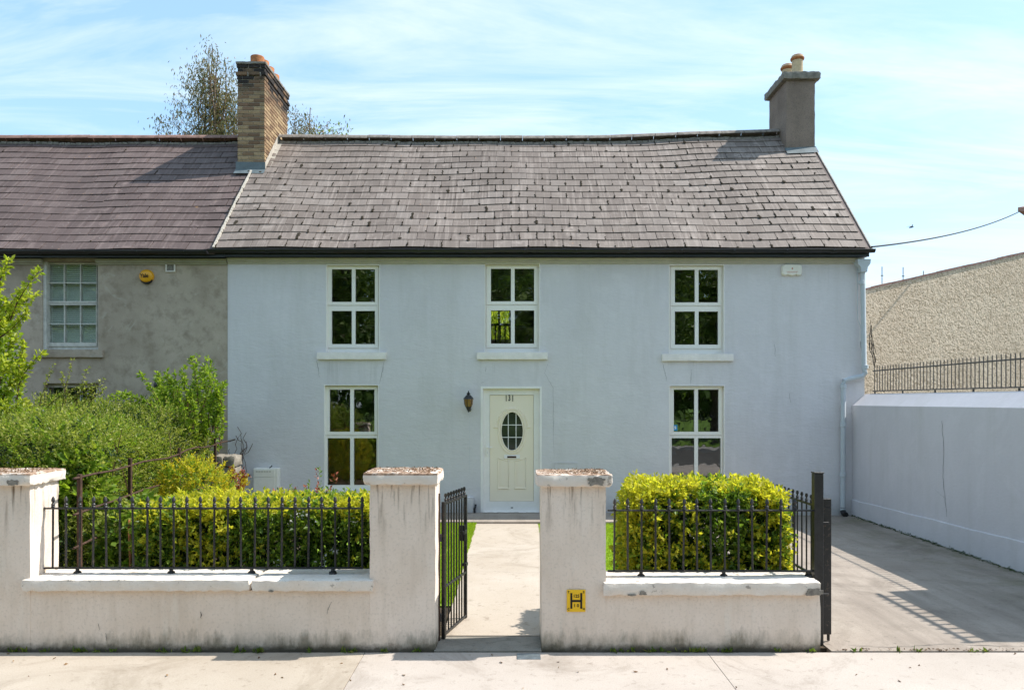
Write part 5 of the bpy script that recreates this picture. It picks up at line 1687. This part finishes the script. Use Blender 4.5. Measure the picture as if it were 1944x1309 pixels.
stt += [(at(118, 775, 10.6), (.1, 0, 1), .70, (.05, 0, 0)), (at(130, 765, 10.6), (.7, 0, .8), .62, (.4, 0, -.4)), (at(75, 770, 10.6), (.05, 0, 1), .60, (.1, 0, 0))]
wands('twiggy_shrub', 'thin reddish twigs with tiny leaves below the grey house window', 'shrub', stt, .035, 'leaf_fine', 33, 8, .9, 1, .006)

# lime-green shrub at the left edge
q_ = random.Random(12); stt = []
for i in range(46):
    x = q_.uniform(-150, 40); y = q_.uniform(560, 850)
    stt.append((at(x, y, q_.uniform(8.7, 9.5)), (q_.uniform(-.3, .7), q_.uniform(-.5, .3), 1), q_.uniform(.3, .75), (q_.uniform(-.2, .7), 0, -.2)))
stt += [(at(-20, 640, 9), (.5, -.1, .8), .75, (.4, 0, .2)), (at(-30, 620, 9), (.1, -.1, 1), .85, (.1, 0, .1)), (at(0, 640, 9), (.9, -.1, .35), .50, (.3, 0, .7)), (at(-10, 560, 9), (.3, 0, 1), .45, (.2, 0, .1))]
lt = wands('lime_shrub', 'lime-green leafy shrub at the left edge against the grey house', 'shrub', stt, .062, 'leaf_lime', 35, 13, .9, 1, .009)
rs_ = np.random.default_rng(41); n = 5200
C_ = np.array(at(-60, 700, 9.2)); P = C_+unit(rs_.normal(size=(n, 3)))*np.array([.62, .5, 1.05])*(rs_.random(n)**.4)[:, None]
leaves('foliage', P, unit(rs_.normal(size=P.shape)+np.array([.2, -.3, .3])), .062, .6, M['leaf_bright'], lt, 41, up=(0, 0, .6))
obj('trunk', MB().tube([(C_[0], 9.2, -.02), (C_[0]+.05, 9.2, 1.0), (C_[0]-.05, 9.2, 2.2), (C_[0]+.1, 9.2, 3.1)], [.05, .04, .03, .015], 7), M['bark'], lt)

# yellow shrub in front of the fence
def ball_shoots(n, c, h, seed):
    r_ = np.random.default_rng(seed)
    N = unit(r_.normal(size=(n, 3))); B = np.array(c)+N*np.array(h)*(.75+.25*r_.random(n))[:, None]
    B += N*(.12*vn(B, 5, seed))[:, None]
    return B, unit(N*.6+np.array([0, -.1, .6])+r_.normal(size=B.shape)*.4)
B, A = ball_shoots(1300, (-3.80, 9.3, .74), (.42, .38, .55), 51)
loose_shrub('golden_shrub', 'rounded yellow shrub in front of the rusty fence', 'shrub', B, A, .12, 10, .8, .036, ['leaf_yellow', 'leaf_gold', 'leaf_bright'], None, 52, .5,
            split=lambda B, r: np.where(r.random(len(B)) < .40, 0, np.where(r.random(len(B)) < .40, 1, 2)))
B, A = ball_shoots(160, (-3.93, 11.2, .72), (.13, .14, .20), 53)
loose_shrub('orange_shrub', 'small orange-leaved shrub beside the meter box', 'shrub', B, A, .10, 8, .8, .04, ['leaf_yellow', 'red_leaf'], None, 54, .5)
# climbing greenery between the left pillar and the hedge
B, A = ball_shoots(900, (-3.52, 7.35, .52), (.30, .35, .48), 55)
loose_shrub('bindweed_clump', 'leafy green clump between the left pillar and the long hedge', 'plant', B, A, .10, 7, .9, .060, ['leaf_bright', 'leaf_fine', 'leaf_green'], None, 56, .7)
B, A = ball_shoots(420, (-4.25, 7.6, 1.15), (.22, .3, .30), 57)
loose_shrub('broadleaf_plant', 'broad-leaved plant just behind the left pillar cap', 'plant', B, A, .12, 5, .9, .095, ['leaf_bright', 'leaf_green'], None, 58, .75)
B, A = ball_shoots(160, (-2.62, 10.0, .55), (.5, .3, .3), 59)
loose_shrub('red_flowering_plant', 'sparse reddish plant below the left ground-floor window', 'plant',
            np.concatenate([B, np.array([[-2.40, 9.6, 1.02], [-2.37, 9.6, 1.05], [-2.20, 9.6, 1.0], [-2.17, 9.6, .97]])]), np.concatenate([A, np.tile([[0, 0, 1.]], (4, 1))]), .1, 7, .9, .045, ['leaf_green', 'red_leaf'], None, 60, .5)

# soil edging stones at the foot of the fence
st_t = thing('rubble_wall', (-4.70, 12.6, 0), 'broken stub of rubble wall at the end of the rusty fence', 'wall')
q_ = random.Random(3)
for lvl in range(6):
    for k in range(2):
        x = -4.80+k*.20+q_.uniform(-.03, .03); w_ = q_.uniform(.16, .20); h_ = .19
        z = lvl*.19
        obj('stone', MB().rough(x, x+w_, 12.35+q_.uniform(-.04, .04), 12.75, z, z+h_-.012, .06, .010, .02, lvl*7+k), M['stone'], st_t)
tag(obj('garden_cane', MB().tube([(-3.40, 6.85, .0), (-3.36, 6.87, .55), (-3.37, 6.86, .95)], .012, 6), M['terracotta']), 'thin orange cane standing behind the left railing', 'cane')

# rusty iron fence between the gardens
fe = thing('iron_fence', (-4.2, 9.5, 0), 'rusty iron fence sloping away from the left pillar to the house', 'fence')
for y, zt in ((6.68, 1.37), (8.0, 1.41), (9.9, 1.40), (12.0, 1.42)):
    x = fence_x(y)
    obj('post', MB().bbox(x-.017, x+.017, y-.017, y+.017, -.1, zt, .004), M['rust'], fe)
for z, sag in ((1.345, .03), (1.04, .02), (.76, .02)):
    pts = [(fence_x(y), y, z+.012*math.sin(y*1.9)-sag*math.sin((y-6.6)*1.6)**2) for y in np.linspace(6.55, 13.58, 16)]
    obj('rail', MB().tube(pts, .0105, 6), M['rust'], fe)
m = MB()
for i in range(9):
    p = Vector((-4.72+q_.uniform(-.06, .12), 13.5, q_.uniform(.6, .9))); pts = []
    for j in range(9):
        pts.append(tuple(p)); p = p+Vector((q_.uniform(-.07, .07), q_.uniform(-.03, .03), q_.uniform(.02, .12))); p.y = min(p.y, 13.57)
    m.tube(pts, .005, 4)
tag(obj('dry_vine', m, M['twig']), 'bare dry vine stems on the blue wall at the fence end', 'vine')

# grass blades on the two lawn patches
def grass(name, label, x0, x1, y0, y1, n, seed):
    rs_ = np.random.default_rng(seed)
    P = np.stack([rs_.uniform(x0, x1, n), rs_.uniform(y0, y1, n), np.full(n, .015)], 1)
    D = unit(np.stack([rs_.normal(0, .35, n), rs_.normal(0, .35, n), np.ones(n)], 1))
    return tag(leaves(name, P, D, .036, .2, M['grass'], None, seed), label, kind='stuff')
grass('grass', 'mown lawn left of the path', -1.9, -.575, 7.6, 12.55, 30000, 1)
grass('grass', 'mown lawn right of the path', .41, 2.4, 7.6, 12.55, 36000, 2)

# tall sparse trees behind the roof
def stand(name, label, px, py_top, Y, seed, nst, width, leaf, mat_, bottom=2.0, per=10, cl=.17):
    """several thin upright stems carrying drooping leaf sprays"""
    q_ = random.Random(seed); x0, zt = W(px, py_top, Y)
    t_ = thing(name, (x0, Y, 0), label, 'tree')
    m = MB(); T = []
    m.tube([(x0, Y, 0), (x0+.05, Y, bottom*.6), (x0, Y, bottom+1.5)], [.16, .13, .10], 7)
    for i in range(nst):
        a = q_.uniform(-1, 1)
        top = zt - abs(a)**1.3*(zt-bottom)*.28 - q_.random()*.7
        pts = [Vector((x0, Y, bottom*.9))]
        tx, ty = x0+a*width, Y+q_.uniform(-1, 1)*width*.6
        for k in range(1, 9):
            u = k/8
            pts.append(Vector((x0+(tx-x0)*u**.8+q_.uniform(-.08, .08), Y+(ty-Y)*u+q_.uniform(-.08, .08), bottom+(top-bottom)*u)))
        m.tube(pts, [.055*(1-.9*k/8)+.006 for k in range(9)], 5, cap=False)
        for k in range(3, 9):
            for j in range(3 if k < 8 else 2):
                b0 = pts[k-1].lerp(pts[k], q_.random())
                e = b0+Vector((q_.gauss(0, .42), q_.gauss(0, .42), q_.uniform(-.05, .40)))
                mid = b0.lerp(e, .5)+Vector((0, 0, .10))
                m.tube([b0, mid, e], [.010, .007, .003], 4, cap=False)
                T += [mid, e, e+Vector((q_.gauss(0, .1), q_.gauss(0, .1), -.18))]
    obj('trunk', m, M['pale_bark'], t_)
    T = np.array([tuple(p) for p in T]); rs_ = np.random.default_rng(seed)
    P = np.repeat(T, per, 0)+rs_.normal(size=(len(T)*per, 3))*cl
    D = unit(rs_.normal(size=P.shape)*.5+np.array([0, 0, -1.0]))
    leaves('crown', P, D, leaf, .26, M[mat_], t_, seed)
    return t_
stand('gum_tree', 'tall sparse gum tree left of the brick chimney', 402, 80, 24, 61, 17, .85, .115, 'leaf_gum', 5.0, 28)
stand('gum_tree', 'lower sparse gum tree right of the brick chimney', 580, 178, 24, 62, 13, .64, .11, 'leaf_gum', 5.0, 28)
stand('green_tree', 'green leafy tree top just clearing the ridge right of the chimney', 634, 243, 23, 63, 6, .35, .15, 'leaf_bright', 4.0, 7)
stand('green_tree', 'single small leafy tip showing above the purple roof ridge', 246, 252, 23, 64, 3, .15, .12, 'leaf_bright', 4.0, 4, .10)
stand('green_tree', 'leafy low tree seen through the middle upper window', 944, 560, 23.0, 65, 9, .9, .22, 'leaf_lime', 1.2, 26, .28)

# street trees in the park opposite, which the windows reflect
TR = [(-14.5, -13), (-9.6, -10.5), (-5.2, -14.5), (-1.0, -11.2), (2.6, -15), (6.6, -10.8), (10.8, -14), (15.5, -11.5), (-19.5, -11), (-24.5, -13.5)]
for i, (x, y) in enumerate(TR):
    q_ = random.Random(70+i)
    t_ = thing('park_tree', (x, y, 0), 'tall leafy park tree on the far side of the road', 'tree', 'park trees opposite')
    m = MB(); hT = q_.uniform(3.0, 3.8)
    m.tube([(x, y, -.1), (x+.04, y, .3), (x+q_.uniform(-.1, .1), y, hT*.6), (x+q_.uniform(-.2, .2), y, hT), (x, y, hT+5.8)], [.42, .30, .25, .22, .06], 9)
    T = []
    for k in range(40):
        a = q_.uniform(0, 6.28); e = q_.uniform(-.15, .8); ln_ = q_.uniform(2.0, 3.8)
        z0 = hT+q_.uniform(-.5, 5.2)
        p0 = Vector((x, y, z0)); p1 = p0+Vector((math.cos(a)*ln_*math.cos(e), math.sin(a)*ln_*math.cos(e), math.sin(e)*ln_+.3))
        m.tube([p0, p0.lerp(p1, .5)+Vector((0, 0, .25)), p1], [.08, .05, .015], 5, cap=False)
        for j in range(7): T.append(p0.lerp(p1, .35+.1*j)+Vector((q_.gauss(0, .35), q_.gauss(0, .35), q_.gauss(0, .3))))
    obj('trunk', m, M['bark'], t_)
    T = np.array([tuple(p) for p in T]); rs_ = np.random.default_rng(70+i)
    P = np.repeat(T, 46, 0)+rs_.normal(size=(len(T)*46, 3))*.42
    leaves('crown', P, unit(rs_.normal(size=P.shape)+np.array([0, 0, -.3])), .22, .6, M['leaf_tree'], t_, 70+i)
side = thing('iron_railing', (0, -7.4, 0), 'park railing across the road', 'railing')
me = bar_mesh(1.15, .012, .13)
for i in range(150): place('bar', me, side, loc=(-11.5+i*.155, -7.4, .05))
for z in (.2, 1.15): obj('rail', MB().bbox(-11.6, 11.9, -7.42, -7.38, z-.012, z+.012, .003), M['iron_worn'], side)

# wooded skyline beyond the park
rs_ = np.random.default_rng(90); n = 26000
X = rs_.uniform(-75, 75, n); top = 8.5+1.8*np.sin(X*.21)+1.2*np.sin(X*.55+1)+.8*np.sin(X*1.3)
P = np.stack([X, -58+rs_.normal(0, 2.2, n), top*rs_.random(n)**.75], 1)
tag(leaves('far_wood', P, unit(rs_.normal(size=P.shape)), .95, .7, M['leaf_tree'], None, 91), 'wooded skyline on the far side of the park', kind='stuff')
